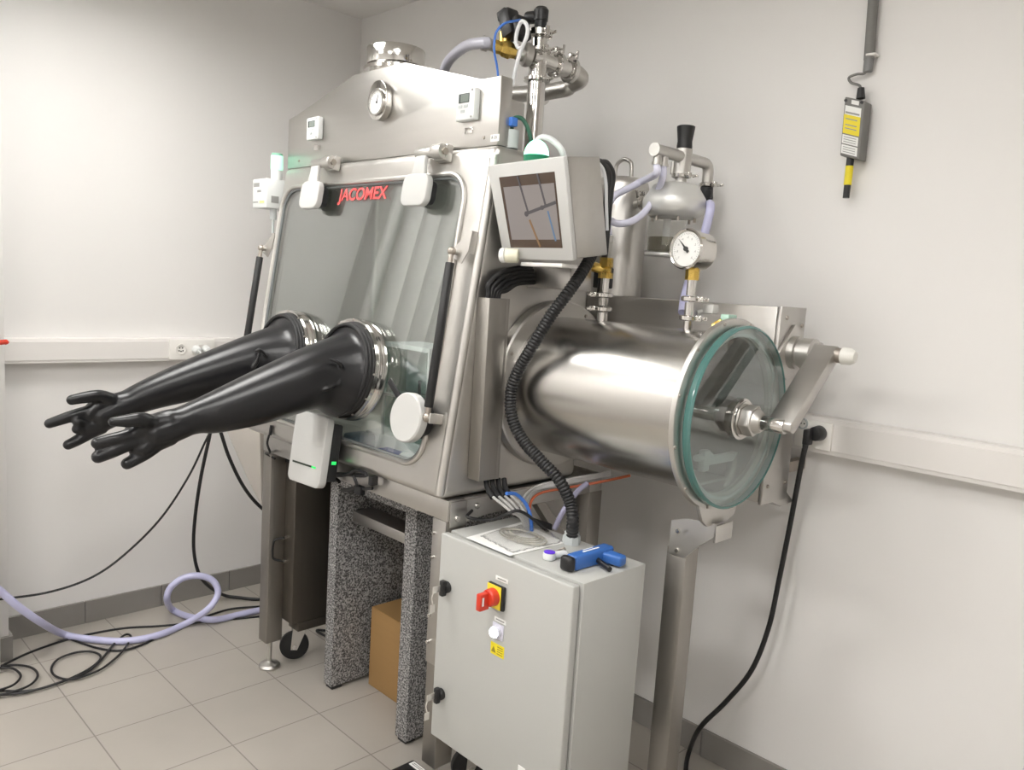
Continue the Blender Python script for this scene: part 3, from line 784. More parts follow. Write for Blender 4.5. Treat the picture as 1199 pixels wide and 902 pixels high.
part('inner_door', M().cyl((CX0 + .03, AY, AZ), (CX0 + .045, AY, AZ), .194, seg=64), SATIN, ac)
m = M()
for px_, py_ in ((642, 532), (694, 530), (786, 556), (617, 510)):
    pass
part('tray_slide', M().box((1.90, AY - .07, AZ - .180), (2.40, AY + .07, AZ - .174)), SATIN, ac)
h0_, h1_ = Vector((2.37, -.465, 1.082)), Vector((2.37, -.20, 1.078))
m = M().obox(h0_ + Z * .002, X * .010, Y * .014, Z * .028, .004).cyl(h0_ - Y * .04 + Z * .012, h0_ + Y * .03 + Z * .012, .009, seg=12)
m.obox(h0_.lerp(Vector((2.37, -.215, 1.08)), .5) + Z * .0, X * .008, (Vector((2.37, -.215, 1.08)) - h0_) * .5, Z * .011, .002)
m.prism([(2.362, -.235, 1.091), (2.362, -.212, 1.091), (2.362, -.224, 1.060), (2.362, -.235, 1.069)], (.016, 0, 0), .002)
part('inside_handle', m, WHITEP, ac, 'white handle piece inside behind the glass')
# glass door
GYc, GZc = AY + .020, AZ - .006
dr = T('airlock_door', 'round green-edged glass door closing the end of the steel cylinder', 'airlock door', (CX1 + .01, GYc, GZc - .232))
o = Vector((CX1 + .004, GYc, GZc))
part('glass_disc', M().cyl(o + X * .002, o + X * .018, .2248, seg=96), DOORG, dr)
part('glass_edge', M().ring(o, X, [(0, .2245), (.020, .2245), (.020, .2270), (.016, .2315), (.004, .2315), (0, .2285)], 96), GLEDGE, dr, 'green polished edge')
part('seal_ring', M().ring(o - X * .003, X, [(0, .2035), (.004, .2035), (.004, .211), (0, .211)], 96), plain('white_seal', (.68, .71, .70), .5), dr)
hub = Vector((CX1 + .022, GYc - .005, GZc))
part('washer', M().lathe(hub, X, [(0, 0), (0, .052), (.008, .052), (.010, .046), (.016, .046), (.016, 0)], 40), POLISH, dr)
hexp = [(hub.x + .016, hub.y + .040 * math.cos(math.radians(60 * k + 15)), hub.z + .040 * math.sin(math.radians(60 * k + 15))) for k in range(6)]
part('hex_nut', M().prism(hexp, (.030, 0, 0), .003, 2).lathe(hub + X * .046, X, [(0, .030), (.008, .028), (.016, .022), (.016, 0)], 28), SATIN, dr)
SX = 2.545
part('shaft', M().cyl(hub + X * .05, (SX + .03, hub.y, hub.z), .0185, seg=28, bev=.002), POLISH, dr)
# lever arm
pv = Vector((SX, -.205, 1.372))
e0 = Vector((SX, hub.y, hub.z)); pa = Vector((SX, PX(972, 414, SX + .03).y, PX(972, 414, SX + .03).z))
d = (pa - e0).normalized(); nr = X.cross(d)
prof = [e0 - d * .008 - nr * .014, e0 - d * .016 + nr * .004, e0 - d * .004 + nr * .017, pa + d * .012 + nr * .017, pa + d * .018, pa + d * .012 - nr * .017, e0 + d * .01 - nr * .017]
la = part('lever_arm', M().prism([p + X * -.012 for p in prof], (.062, 0, 0), .003, 2), STEEL, dr)
kb = pa + X * .05 + d * -.004
part('knob', M().lathe(kb, X, [(0, 0), (0, .018), (.012, .018), (.014, .022), (.034, .021), (.046, .014), (.048, 0)], 28), plain('ivory_knob', (.78, .77, .72), .4), la, 'white plastic knob')
part('knob_collar', M().cyl(kb - X * .003, kb + X * .012, .0192, seg=24), DARKSTEEL, la)
# support post and bracket
t = T('support_post', 'square steel post under the cylinder door, with a bracket on top', 'post', (2.33, -.46, 0))
PYF = -.495
part('post', M().box((2.302, PYF, 0), (2.362, PYF + .06, .845), .003), STEELV, t)
part('foot_plate', M().box((2.29, PYF - .015, 0), (2.375, PYF + .075, .008), .002), STEEL, t)
bq = [PY(786, 609, PYF - .004), PY(806, 607, PYF - .004), PY(838, 614, PYF - .004), PY(838, 629, PYF - .004), PY(818, 640, PYF - .004), PY(801, 654, PYF - .004), PY(782.5, 648, PYF - .004)]
m = M().prism(bq, (0, .004, 0), .0008, 1)
e_ = PY(838, 622, PYF - .004)
m.box((e_.x - .004, PYF - .004, e_.z - .032), (e_.x + .002, PYF + .075, .934), .001)
parts('bracket', m, SATIN, t)
m = M()
for px_, py_ in ((794, 622), (793, 645)): screw(m, PY(px_, py_, PYF - .004), -Y, .007, .005)
parts('bolt', m, POLISH, t)

# long rear cover box and its end plate
rb = T('rear_enclosure', 'long stainless sheet enclosure along the wall behind the cylinder', 'enclosure', (2.1, -.19, .95))
part('cover', M().box((1.72, -.262, .955), (2.424, -.122, 1.487), .003), STEEL, rb)
ep = part('end_plate', M().box((2.4245, -.262, .950), (2.436, -.120, 1.489), .002), STEEL, rb)
m = M()
for y, z in ((-.14, 1.44), (-.14, 1.20), (-.14, 1.0), (-.23, 1.46), (-.24, 1.0)): screw(m, (2.436, y, z), X, .006, .004)
parts('bolt', m, DARKSTEEL, ep)
pb = PX(930, 413, 2.45)
m = M().prism([(2.436, pb.y - .085, pb.z - .01), (2.436, pb.y - .0, pb.z + .075), (2.436, pb.y + .055, pb.z + .055), (2.436, pb.y + .055, pb.z - .055), (2.436, pb.y - .02, pb.z - .075)], (.010, 0, 0), .002)
part('pivot_plate', m, SATIN, rb)
m = M().lathe(Vector((2.446, pb.y, pb.z)), X, [(0, 0), (0, .044), (.018, .044), (.020, .036), (.028, .036), (.030, .042), (.060, .042), (.064, .034), (.074, .034), (.074, 0)], 36)
part('pivot_hub', m, SATIN, rb)
part('pivot_shaft', M().cyl((2.52, pb.y, pb.z), (2.5325, pb.y, pb.z), .014, seg=20), POLISH, rb)
single('angle_bracket', M().prism([PX(880, 579, 2.40), PX(895, 556, 2.40), PX(916, 584, 2.40), PX(900, 590, 2.40)], (.035, 0, 0), .002), STEEL, 'small angled steel bracket below the end plate by the door', 'bracket')
single('wall_pad', M().box((2.40, -.119, 1.02), (2.425, -.001, 1.05)), DARKSTEEL, 'steel spacer between the rear enclosure and the wall', 'bracket')
# little fittings near the top of the door
single('limit_switch', M().obox(PY(832, 362, -.42), X * .016, Y * .014, Z * .012, .003).cyl(PY(826, 363, -.42), PY(816, 366, -.44), .006, seg=10), ALU, 'small light metal valve block on top of the cylinder near the door', 'valve')
t = T('position_sensor', 'pale green sensor with a brass fitting at the top of the door flange', 'sensor', (CX1 - .04, AY, AZ + .24))
part('body', M().obox(PX(853, 374, CX1 - .035), X * .012, Y * .020, Z * .012, .003), plain('mint_plastic', (.45, .66, .56), .4), t)
part('fitting', M().cyl(PX(845, 376, CX1 - .04), PX(835, 382, CX1 - .06), .007, seg=10).obox(PX(842, 379, CX1 - .045), X * .009, Y * .008, Z * .006, .002), BRASS, t, 'brass fitting')

# cable duct on the side of the box
t = T('cable_duct', 'upright stainless cable duct on the right side of the glovebox', 'cable duct', (1.846, -.76, .955))
part('cover', M().box((GX1 + .001, -.788, .958), (1.872, -.722, 1.462), .002).box((1.868, -.724, .958), (1.872, -.712, 1.462), .001), STEELV, t)

# ================================================================== control panel (monitor)
cp = T('touch_screen', 'tilted touch screen in a white and steel housing above the cylinder', 'control panel', (2.0, -.68, 1.56))
TL, TR = PY(570, 194.3, -.80), PY(660, 183, -.80)
BL, BR = PX(589.5, 303.5, TL.x), PX(671.5, 306, TR.x)
yb_ = (BL.y + BR.y) / 2; BL, BR = PY(589.5, 303.5, yb_), PY(671.5, 306, yb_)
ub, vb = (TR - TL), (BL - TL); nb = ub.cross(vb).normalized()
if nb.y > 0: nb = -nb
TRr = PX(697.5, 179, TR.x); dep = (TRr - TR).length
def scr(a, b, d=0): return TL + ub * a + vb * b + (BR - BL - ub) * (a * b) + nb * d
part('bezel', M().prism([scr(0, 0), scr(1, 0), scr(1, 1), scr(0, 1)], nb * -.016, .004, 2), WHITEP, cp)
back = Vector((0, dep, .018))
part('housing', M().prism([scr(.01, .01, -.0165), scr(.995, .01, -.0165), scr(.995, .99, -.0165), scr(.01, .99, -.0165)], back, .003, 2), STEEL, cp)
sb = lambda a0, b0, a1, b1, d: M().prism([scr(a0, b0, d), scr(a1, b0, d), scr(a1, b1, d), scr(a0, b1, d)], nb * .0006)
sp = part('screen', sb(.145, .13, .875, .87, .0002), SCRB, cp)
part('display', sb(.185, .235, .855, .785, .0010), SCRD, sp)  # the room's reflection painted as a weakly glowing grey panel
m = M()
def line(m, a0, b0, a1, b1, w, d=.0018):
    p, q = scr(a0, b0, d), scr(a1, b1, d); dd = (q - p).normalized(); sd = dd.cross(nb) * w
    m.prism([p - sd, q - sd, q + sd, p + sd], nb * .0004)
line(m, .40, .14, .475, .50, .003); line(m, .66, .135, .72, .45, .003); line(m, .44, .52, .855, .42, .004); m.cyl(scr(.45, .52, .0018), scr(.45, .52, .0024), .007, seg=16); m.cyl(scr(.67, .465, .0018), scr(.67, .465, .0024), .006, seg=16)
part('reflected_bars', m, SCRL, sp)  # mirrored pipes and crossbar painted on the screen as dark bars
m = M(); line(m, .48, .58, .58, .86, .0032); part('reflected_tan_bar', m, SCRT, sp)  # tan streak of the same painted reflection
m = M(); line(m, .74, .50, .80, .80, .0025); part('reflected_blue_bar', m, SCRU, sp)  # blue streak of the same painted reflection
bc = scr(.50, 0) + Vector((0, .045, .008))
t = T('beacon_lamp', 'glowing green dome lamp on top of the touch screen', 'lamp', bc)
part('base', M().cyl(bc - Z * .006, bc + Z * .012, .0325, .0332, 32), GREENB, t)
part('dome', M().lathe(bc + Z * .0122, Z, [(0, .032)] + [(.040 * math.sin(a), .032 * math.cos(a)) for a in [k * PI / 18 for k in range(1, 9)]] + [(.040, 0)], 32), GLOWG, t)
# arm below
single('panel_arm', M().prism([PY(611, 305, -.60), PY(668, 310, -.60), PY(668, 340, -.60), PY(611, 336, -.60)], (0, .09, 0), .003), STEEL, 'steel box arm carrying the touch screen on the glovebox side', 'bracket')
t = T('tape_roll', 'cream roll hanging under the left corner of the touch screen', 'roll', PY(598, 308, -.735))
part('roll', M().cyl(PY(592, 299, -.755), PY(607, 300, -.735), .019, seg=24, bev=.002), CREAM, t)
part('paper_edge', M().cyl(PY(587, 299, -.76), PY(592.5, 299, -.755), .0195, seg=24, bev=.002), PAPER, t)
single('under_tray', M().obox((scr(.55, 1.03)) + Vector((0, .03, -.004)), X * .075, Y * .03, Z * .005, .002), plain('translucent_plate', (.70, .69, .66), .35), 'pale plastic plate under the touch screen', 'plate')

# hoses looping behind the control panel arm
m_ = [(0, 0), (5, 4), (10, 8), (15, 12), (20, 16)]
for k, (dx, dy) in enumerate(m_):
    single('control_cable', M().hose([Vector((1.850, -.775 + .010 * k, 1.43)), Vector((1.850, -.774 + .010 * k, 1.475 + .0)), PX(573 + dx, 332 + dy * .5, 1.85), PX(586 + dx * .9, 320 + dy * .8, 1.85), PX(603 + dx * .6, 315 + dy, 1.85), PX(622 + dx * .3, 313 + dy * 1.1, 1.85)], .0072, 7),
           CABLE, ['outermost', 'second', 'middle', 'fourth', 'innermost'][k] + ' black cable of the bundle curving out of the cable duct', 'cable', 'black cables above the cable duct')
for k in range(4):
    x0 = 567 + k * 7
    single('cable_sleeve', M().hose([PX(x0 - 2 + 4, 561, 1.850), PX(x0 + 4, 572, 1.87), PX(x0 + 10, 583 - k * .5, 1.90)], .008, 6), BLACKM, ['first', 'second', 'third', 'fourth'][k] + ' black cable sleeve from the left below the cable duct', 'cable sleeve', 'cable sleeves below the duct')
    single('grey_cable', M().hose([PX(x0 + 10, 582 - k * .5, 1.90), PX(x0 + 20, 590, 1.93), PX(x0 + 32 - k * 2, 600, 1.96), PX(611 + k * 2.2, 609 - k, 1.965), Vector((PX(613 + k * 2.2, 612, 1.97).x, -.64 + .008 * k, .75))], .004, 6), GREYC, ['first', 'second', 'third', 'fourth'][k] + ' grey cable from the left running down behind the white cabinet', 'cable', 'grey cables behind the cabinet')
single('blue_tube', M().hose([PX(593, 578, 1.95), PX(604, 579, 1.95), PX(614, 588, 1.96), PX(620, 600, 1.97), PX(622, 612, 1.975), PX(623, 625, 1.975)], .005), BLUEC, 'blue tube curving down behind the white cabinet', 'tube')
single('orange_cable', M().hose([PX(622, 612, 1.90), PX(621, 590, 1.90), PX(632, 578, 1.90), PX(660, 572, 1.95), PX(690, 567, 2.0), PX(715, 562, 2.05), PX(738, 557, 2.10)], .004), ORANGEC, 'orange cable running under the steel cylinder', 'cable')
for k in range(3):
    single('grey_cable', M().hose([PX(616 - k * 2, 612, 1.90), PX(616 - k * 2, 590 - k * 2, 1.90), PX(628, 574 - k * 2, 1.90), PX(655, 568 - k * 2.2, 1.95), PX(690, 561 - k * 2, 2.0), PX(715, 556 - k * 2, 2.04)], .0042), GREYC, ['lowest', 'middle', 'top'][k] + ' grey cable running with the orange one under the cylinder', 'cable', 'grey cables under the cylinder')
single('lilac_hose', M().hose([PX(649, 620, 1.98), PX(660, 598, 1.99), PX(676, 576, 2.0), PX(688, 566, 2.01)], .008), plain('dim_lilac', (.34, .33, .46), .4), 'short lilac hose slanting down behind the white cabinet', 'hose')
single('black_lead', M().hose([Vector((1.842, -.78, .868)), PX(548, 606, 1.87), PX(575, 609, 1.90), PX(592, 603, 1.95), PX(612, 600, 1.985), Vector((2.0, -.60, .80))], .0045), CABLE, 'thin black lead between the frame corner and the white cabinet', 'cable')

# corrugated conduit from the cabinet to the panel
cpath = smooth_pts([PZ(669, 634, .83), PZ(669, 634, .835) + Z * .05, PY(668, 590, -.66), PY(655, 563, -.68), PY(632, 538, -.70), PY(612, 515, -.71), PY(600, 490, -.715), PY(598, 462, -.715), PY(606, 436, -.71), PY(622, 408, -.70), PY(645, 370, -.67), PY(665, 343, -.645), PY(682, 318, -.60), PY(692, 300, -.565), PY(698, 285, -.53)], 60)
acc = [cpath[0]]; step = .0031; carry = 0
for a, b in zip(cpath, cpath[1:]):
    L = (b - a).length; pos = step - carry
    while pos <= L: acc.append(a + (b - a) * (pos / L)); pos += step
    carry = (carry + L) % step
t = T('corrugated_conduit', 'thick black corrugated conduit from the white cabinet up to the touch screen', 'conduit', cpath[0])
part('hose', M().tube(acc, lambda t_, i: .0142 if i % 3 == 0 else .0168, 16), BLACK, t, ang=60)
part('cable_gland', M().cyl(cpath[0] - Z * .007, cpath[0] + Z * .016, .024, seg=8).cyl(cpath[0] + Z * .016, cpath[0] + Z * .026, .020, seg=20), LIGHTG, t, 'grey gland nut on the cabinet top')
# cable coil right of the panel
for k in range(2):
    single('conduit_loop', M().hose([PX(697 + k * 6, 188 + k * 2, 2.02), PX(706 + k * 5, 192, 2.02), PX(713 + k * 4, 205, 2.02), PX(711 + k * 4, 225, 2.02), PX(709 + k * 3, 255, 2.02), PX(708, 300, 2.0), PX(702, 345, 1.97)], .009), BLACK, ['inner', 'outer'][k] + ' black hose curving behind the touch screen housing', 'hose', 'black hoses behind the touch screen')
single('white_tube', M().hose([PX(696, 186, 2.03), PX(706, 198, 2.03), PX(709.5, 215, 2.03), PX(710, 240, 2.03), PX(711, 270, 2.03)], .0045), FROST, 'thin white tube behind the touch screen housing', 'tube')

# ================================================================== tank, filter, gauge line
tc_ = Vector((1.815, -.19, 1.4885))
tk = T('gas_tank', 'upright grey steel vessel with a lifting eye behind the touch screen', 'vessel', tc_)
HT = .372
part('shell', M().lathe(tc_, Z, [(0, 0), (0, .085), (HT - .03, .085), (HT - .016, .081), (HT - .004, .068), (HT, .045), (HT, 0)], 48), SATIN, tk)
l0 = tc_ + Z * (HT - .002)
lug = smooth_pts([l0 + X * -.032, l0 + X * -.032 + Z * .028, l0 + X * -.026 + Z * .048, l0 + Z * .060, l0 + X * .026 + Z * .048, l0 + X * .032 + Z * .028, l0 + X * .032], 6)
part('lifting_eye', M().tube(lug, .0065, 12), STEEL, tk)

fc = PY(790, 236, -.25); FXc, FYc, FZc = fc.x, fc.y, fc.z
fl = T('filter_unit', 'light metal filter bowl with a clear cup and black knob on pipes above the cylinder', 'filter', (FXc, FYc, FZc - .17))
part('bowl', M().lathe((FXc, FYc, FZc), Z, [(-.048, 0), (-.048, .066), (-.045, .072), (-.034, .086), (-.026, .0905), (-.018, .0925), (-.004, .0925), (.004, .0905), (.010, .088), (.040, .068), (.046, .063), (.050, .054), (.050, 0)], 56), ALU, fl)
part('cup', M().ring((FXc - .02, FYc, FZc - .150), Z, [(0, .0), (.004, .056), (.098, .056), (.098, .053), (.008, .053), (.006, .0)], 40), CLEAR, fl, 'clear cup')
part('cup_liquid_tube', M().cyl((FXc - .02, FYc, FZc - .125), (FXc - .02, FYc, FZc - .05), .011, seg=16), FROST, fl)
m = M().cyl((FXc - .02, FYc, FZc - .146), (FXc - .02, FYc, FZc - .105), .0515, seg=36)
part('cup_insert', m, glass('smoky_insert', (.62, .60, .54), 1.4), fl)
part('cup_base', M().cyl((FXc - .02, FYc, FZc - .160), (FXc - .02, FYc, FZc - .151), .058, seg=36, bev=.002), ALU, fl)
m = M()
for k in range(6):
    an = k * PI / 3 + .3; p = Vector((FXc + .064 * math.cos(an), FYc + .064 * math.sin(an), FZc - .048)); m.cyl(p, p - Z * .012, .004, seg=8)
parts('bolt', m, DARKSTEEL, fl)
top = Vector((PY(797, 215, FYc).x, FYc, FZc + .05))
def clampm(c, axis, r, wing=None, th=.014):
    m = M(); a = Vector(axis).normalized(); u, v, _ = frame_of(a)
    m.lathe(Vector(c) - a * th / 2, a, [(0, 0), (0, r * .8), (th * .18, r), (th * .82, r), (th, r * .8), (th, 0)], 28)
    wd = Vector(wing) if wing is not None else u
    wd = (wd - a * wd.dot(a)).normalized(); sd = a.cross(wd)
    p = Vector(c) + wd * r
    m.obox(p + wd * .004, wd * .008, sd * .006, a * th * .5, .001)
    m.cyl(p + wd * .006 - sd * .012, p + wd * .006 + sd * .022, .0032, seg=8)
    for sg in (-1, 1): m.obox(p + wd * .006 + sd * .024 + wd * .006 * sg, wd * .006, sd * .002, a * .004, .0008)
    return m
part('neck', M().cyl(top - Z * .002, top + Z * .016, .016, seg=20), SATIN, fl)
part('clamp', clampm(top + Z * .022, Z, .028, (1, -.3, 0)), POLISH, fl)
XM = PY(799, 200, FYc).x; tz = PY(802, 187, FYc).z
part('stem', M().cyl(top + Z * .028, (XM, FYc, tz + .030), .0245, seg=28).cyl((XM - .030, FYc + .0, top.z + .029), (XM - .030, FYc, tz - .004), .010, seg=14), SATIN, fl)
part('knob', M().lathe((XM, FYc, tz + .031), Z, [(0, 0), (0, .022), (.006, .0225), (.02, .021), (.055, .0255), (.062, .026), (.064, .022), (.064, 0)], 28), BLACK, fl, 'black knob')
lp = PY(768, 176, FYc); rp = PY(822, 191, FYc)
zc = tz
pl = PX(767, 175, XM); zc = pl.z; pr = PX(826, 190, XM); pr.z = zc
part('cross_pipe', M().hose([pl, pl.lerp(pr, .3), pl.lerp(pr, .6), pl.lerp(pr, .9), pr + Vector((0, .004, -.002)), pr + Vector((.0, .018, -.018)), pr + Vector((.0, .02, -.055))], .0165, 8, 20)
     .cyl(pl - Vector((0, .004, 0)), pl + Vector((0, .004, 0)), .0185, seg=20), SATIN, fl)
re = pr + Vector((.0, .02, -.055))
part('clamp', clampm(re - Z * .006, Z, .024, (1, -.2, 0)), POLISH, fl)
part('coupling', M().lathe(re - Z * .014, -Z, [(0, 0), (0, .019), (.02, .020), (.030, .0215), (.050, .015), (.058, .013), (.058, 0)], 24).obox(re + Vector((.014, -.01, -.034)), X * .010, Y * .008, Z * .012, .003), BLACK, fl, 'black hose coupling')
part('side_port', M().cyl((FXc - .088, FYc + .012, FZc + .006), (tc_.x + .082, FYc + .03, FZc + .0), .0125, seg=18), SATIN, fl)
part('clamp', clampm(Vector((FXc - .128, FYc + .022, FZc + .003)), (1, -.1, 0), .024, (0, -.3, 1)), POLISH, fl)
hb = [pl + Vector((0, .046, -.014)), pl + Vector((0, .014, -.014))]
m = M()
for h_ in hb: m.cyl(h_, h_ - Z * .024, .0115, seg=14).lathe(h_ - Z * .018, -Z, [(0, 0), (0, .014), (.008, .014), (.008, 0)], 16)
parts('hose_barb', m, SATIN, fl)
# lilac hoses from the filter to the brass valve
vx, vy = 2.001, AY
vt = Vector((vx, vy, PY(711, 285, AY).z))
single('lilac_hose', M().hose([hb[1] - Z * .024, hb[1] - Z * .05, PY(752, 212, -.30), PY(735, 221, -.34), PY(720, 229, -.40), PY(712.5, 241, -.44), PY(711, 258, AY), vt + Z * .022], .0105, 8, 14), LILACT, 'pale lilac hose, upper one of two from the filter pipe to the brass valve', 'hose')
single('lilac_hose', M().hose([hb[0] - Z * .024, hb[0] - Z * .06, PY(768, 228, -.31), PY(755, 248, -.36), PY(740, 259, -.41), PY(724, 262, -.445), PY(714, 258, AY - .004)], .0100, 8, 14), LILACT, 'pale lilac hose, lower looping one from the filter pipe to the brass valve', 'hose')
single('lilac_hose', M().hose([re - Z * .070, PY(832, 240, FYc + .02), PY(828, 262, FYc), PY(817, 300, FYc), PY(805, 335, FYc), PY(801, 352, -.272), PY(799, 366, -.30)], .0125, 8, 14), LILAC, 'lilac hose hanging behind the dial gauge', 'hose')

# clear fitting, brass valve and clamps on the left nozzle
t = T('brass_valve', 'brass valve on a clamped steel pipe on top of the cylinder, below the hoses', 'valve', (vx, vy, AZ + .2))
zt = lambda py_: PY(706, py_, AY).z
part('nozzle', M().cyl((vx, vy, AZ + .198), (vx, vy, zt(366)), .0145, seg=20).cyl((vx, vy, zt(358)), (vx, vy, zt(349)), .0125, .015, 20).cyl((vx, vy, zt(342)), (vx, vy, zt(326)), .0125, seg=20), POLISH, t)
part('clamp', clampm((vx, vy, zt(362)), Z, .026, (-.7, -.5, 0)), POLISH, t)
part('clamp', clampm((vx, vy, zt(345.5)), Z, .026, (-.7, -.5, 0)), POLISH, t)
zb_ = zt(326); zt_ = zt(302)
part('valve_body', M().lathe((vx, vy, zb_), Z, [(0, 0), (0, .021), (.016, .021), (.018, .016), (.028, .016), (.032, .020), (.045, .019), (zt_ - zb_, .019), (zt_ - zb_, 0)], 8).cyl((vx, vy, zb_ + .022), (vx - .038, vy - .028, zb_ + .034), .014, seg=12), BRASS, t)
part('valve_actuator', M().obox((vx - .04, vy + .04, zb_ + .002), X * .022, Y * .02, Z * .03, .004), BLACK, t)
part('sight_tube', M().cyl((vx, vy, zt_), (vx, vy, vt.z + .004), .0125, seg=18), CLEAR, t, 'clear tube')
part('hose_clip', M().cyl((vx, vy, vt.z + .004), (vx, vy, vt.z + .020), .0145, seg=18), SATIN, t)

# dial gauge on the right nozzle
gx, gy = 2.287, AY
gz = lambda py_: PY(806, py_, AY).z
t = T('pressure_gauge', 'large round steel pressure gauge on a brass nut above the cylinder', 'gauge', (gx, gy, AZ + .2))
part('nozzle', M().cyl((gx, gy, AZ + .198), (gx, gy, gz(376)), .012, seg=20).cyl((gx, gy, gz(370)), (gx, gy, gz(354)), .0125, seg=20).cyl((gx, gy, gz(346)), (gx, gy, gz(327)), .012, seg=20), POLISH, t)
part('clamp', clampm((gx, gy, gz(372.5)), Z, .024, (1, .2, 0)), POLISH, t)
part('clamp', clampm((gx, gy, gz(350)), Z, .024, (1, .2, 0)), POLISH, t)
part('brass_nut', M().cyl((gx, gy, gz(328)), (gx, gy, gz(314)), .0185, seg=8), BRASS, t, 'brass nut')
gn = Vector((-.10, -.99, .05)).normalized()
gc = Vector((gx + .002, gy, gz(293.5)))
part('case', M().lathe(gc - gn * .036, gn, [(.004, 0), (.004, .042), (.010, .048), (.056, .049), (.056, .0525), (.074, .0525), (.078, .049), (.076, .046), (.070, .0445), (.070, 0)], 56), POLISH, t)
gf = gc + gn * .035
part('dial', M().cyl(gf - gn * .0005, gf + gn * .0006, .044, seg=48), PAPER, t, 'white dial face')
gu = Vector((0, 0, 1)); gu = (gu - gn * gu.dot(gn)).normalized(); gr = gu.cross(gn)
if gr.x < 0: gr = -gr
m = M(); m2 = M()
for k in range(33):
    an = math.radians(-135 + 270 * k / 32); dd = gr * math.sin(an) + gu * math.cos(an); ss = gr * math.cos(an) - gu * math.sin(an)
    L = .005 if k % 4 == 0 else .003
    m.obox(gf + gn * .001 + dd * (.0405 - L / 2), ss * .0005, dd * L / 2, gn * .0002)
dn = (gr * -.72 + gu * .69).normalized(); sn = gn.cross(dn)
m2.prism([gf + gn * .003 + dn * .037, gf + gn * .003 - dn * .012 + sn * .004, gf + gn * .003 - dn * .012 - sn * .004], gn * .0008); m2.cyl(gf + gn * .0008, gf + gn * .006, .006, seg=14)
part('scale_marks', m, INKG, t); part('needle', m2, INK, t)
tms = []
for k in range(0, 9):
    an = math.radians(-135 + 270 * k / 8); dd = gr * math.sin(an) + gu * math.cos(an)
    tms.append(text(['-1', '-.8', '-.6', '-.4', '-.2', '0', '.2', '.4', '.6'][k], gf + gn * .001 + dd * .030 - gr * .004 - gu * .003, gr, gu, .0075, .0002))
part('numerals', join(*tms), INKG, t)

# ================================================================== manifold on the roof
mx, my = 1.70, -.50
mz = lambda py_: PY(628, py_, my).z
mn = T('vacuum_manifold', 'stack of clamped stainless pipes rising from the roof of the glovebox', 'pipe manifold', (mx + .01, my, 2.036))
pxm = lambda py_: PY(628, py_, my).x
mx = PY(627, 120, my).x
part('riser', M().cyl((mx, my, 1.876), (mx, my, mz(96)), .0265, seg=28).cyl((mx, my, mz(92)), (mx, my, mz(62)), .0265, seg=28).cyl((mx, my, mz(58)), (mx, my, mz(40)), .0235, seg=28), POLISH, mn)
part('clamp', clampm((mx, my, mz(94)), Z, .039, (1, -.3, 0)), POLISH, mn)
part('clamp', clampm((mx, my, mz(60)), Z, .037, (1, -.3, 0)), POLISH, mn)
part('clamp', clampm((mx, my, mz(41)), Z, .037, (1, -.3, 0), .026), POLISH, mn)
part('pressure_switch', M().cyl((mx, my, mz(37)), (mx, my, mz(26)), .018, seg=18).lathe((mx, my, mz(26)), Z, [(0, 0), (0, .021), (.03, .022), (.038, .016), (.038, 0)], 18).cyl((mx, my, mz(21)), (mx - .050, my - .01, mz(20)), .018, seg=16, bev=.004), BLACK, mn, 'black elbow connector on top')
za = mz(69)
be = PX(675, 80.5, mx); b2 = Vector((mx, be.y - .03, za - .002))
part('branch_pipe', M().cyl((mx, my - .035, za), b2, .0265, seg=28), POLISH, mn)
part('clamp', clampm((mx, my + (be.y - my) * .45, za), Y, .038, (.1, 0, 1), .02), POLISH, mn)
part('clamp', clampm(b2, Y, .038, (.1, 0, 1), .02), POLISH, mn)
Yb = be.y + .012
e1, e2 = PY(638, 108.5, Yb), PY(664, 103.5, Yb)
part('elbow_pipe', M().hose([b2 + Y * .004, b2 + Y * .018 + X * .001, Vector((mx + .008, Yb + .002, za - .020)), Vector((e2.x + .008, Yb + .003, e2.z + .008)), e2, e1.lerp(e2, .5), e1], .0255, 8, 22), SATIN, mn)
e3 = PY(600, 111, Yb)
part('lower_pipe', M().cyl(e1, e3, .0255, seg=28), SATIN, mn)
part('clamp', clampm(e1.lerp(e3, .1), e1 - e3, .039, (0, -1, .4), .018), POLISH, mn)
# valve at the hose side
ve = Vector((mx - .028, my - .035, za))
vdir = Vector((-.45, -.9, .10)).normalized()
part('reducer', M().lathe(Vector((mx, my - .03, za)), vdir, [(0, 0), (0, .03), (.010, .034), (.022, .034), (.026, .022), (.05, .020), (.05, 0)], 24), SATIN, mn)
v0 = Vector((mx, my - .03, za)) + vdir * .045; v1 = v0 + vdir * .07
t = T('solenoid_valve', 'brass solenoid valve with a black coil on the roof pipe stack', 'valve', v0)
part('valve_body', M().lathe(v0, vdir, [(0, 0), (0, .020), (.018, .022), (.024, .026), (.044, .024), (.050, .019), (.070, .020), (.070, 0)], 8)  .cyl(v0 + vdir * .036, v0 + vdir * .036 + Z * .045 - X * .006, .018, seg=12), BRASS, t)
co = v0 + vdir * .030 + Z * .068 + X * .006
cu_ = Vector((-.32, 0, .95)).normalized(); cv_ = Vector((.95, 0, .32)).normalized()
part('coil', M().obox(co, cv_ * .022, Y * .024, cu_ * .040, .007).obox(co + Vector((.034, .012, -.014)), cv_ * .016, Y * .026, cu_ * .034, .008).obox(co + cu_ * .034 - cv_ * .012, cv_ * .018, Y * .018, cu_ * .014, .004), BLACK, t, 'black coil')
part('hose_tail', M().cyl(v1 - vdir * .002, v1 + vdir * .03, .016, seg=16).cyl(v1 + vdir * .02, v1 + vdir * .036, .021, seg=16), SATIN, t)
h0 = v1 + vdir * .03
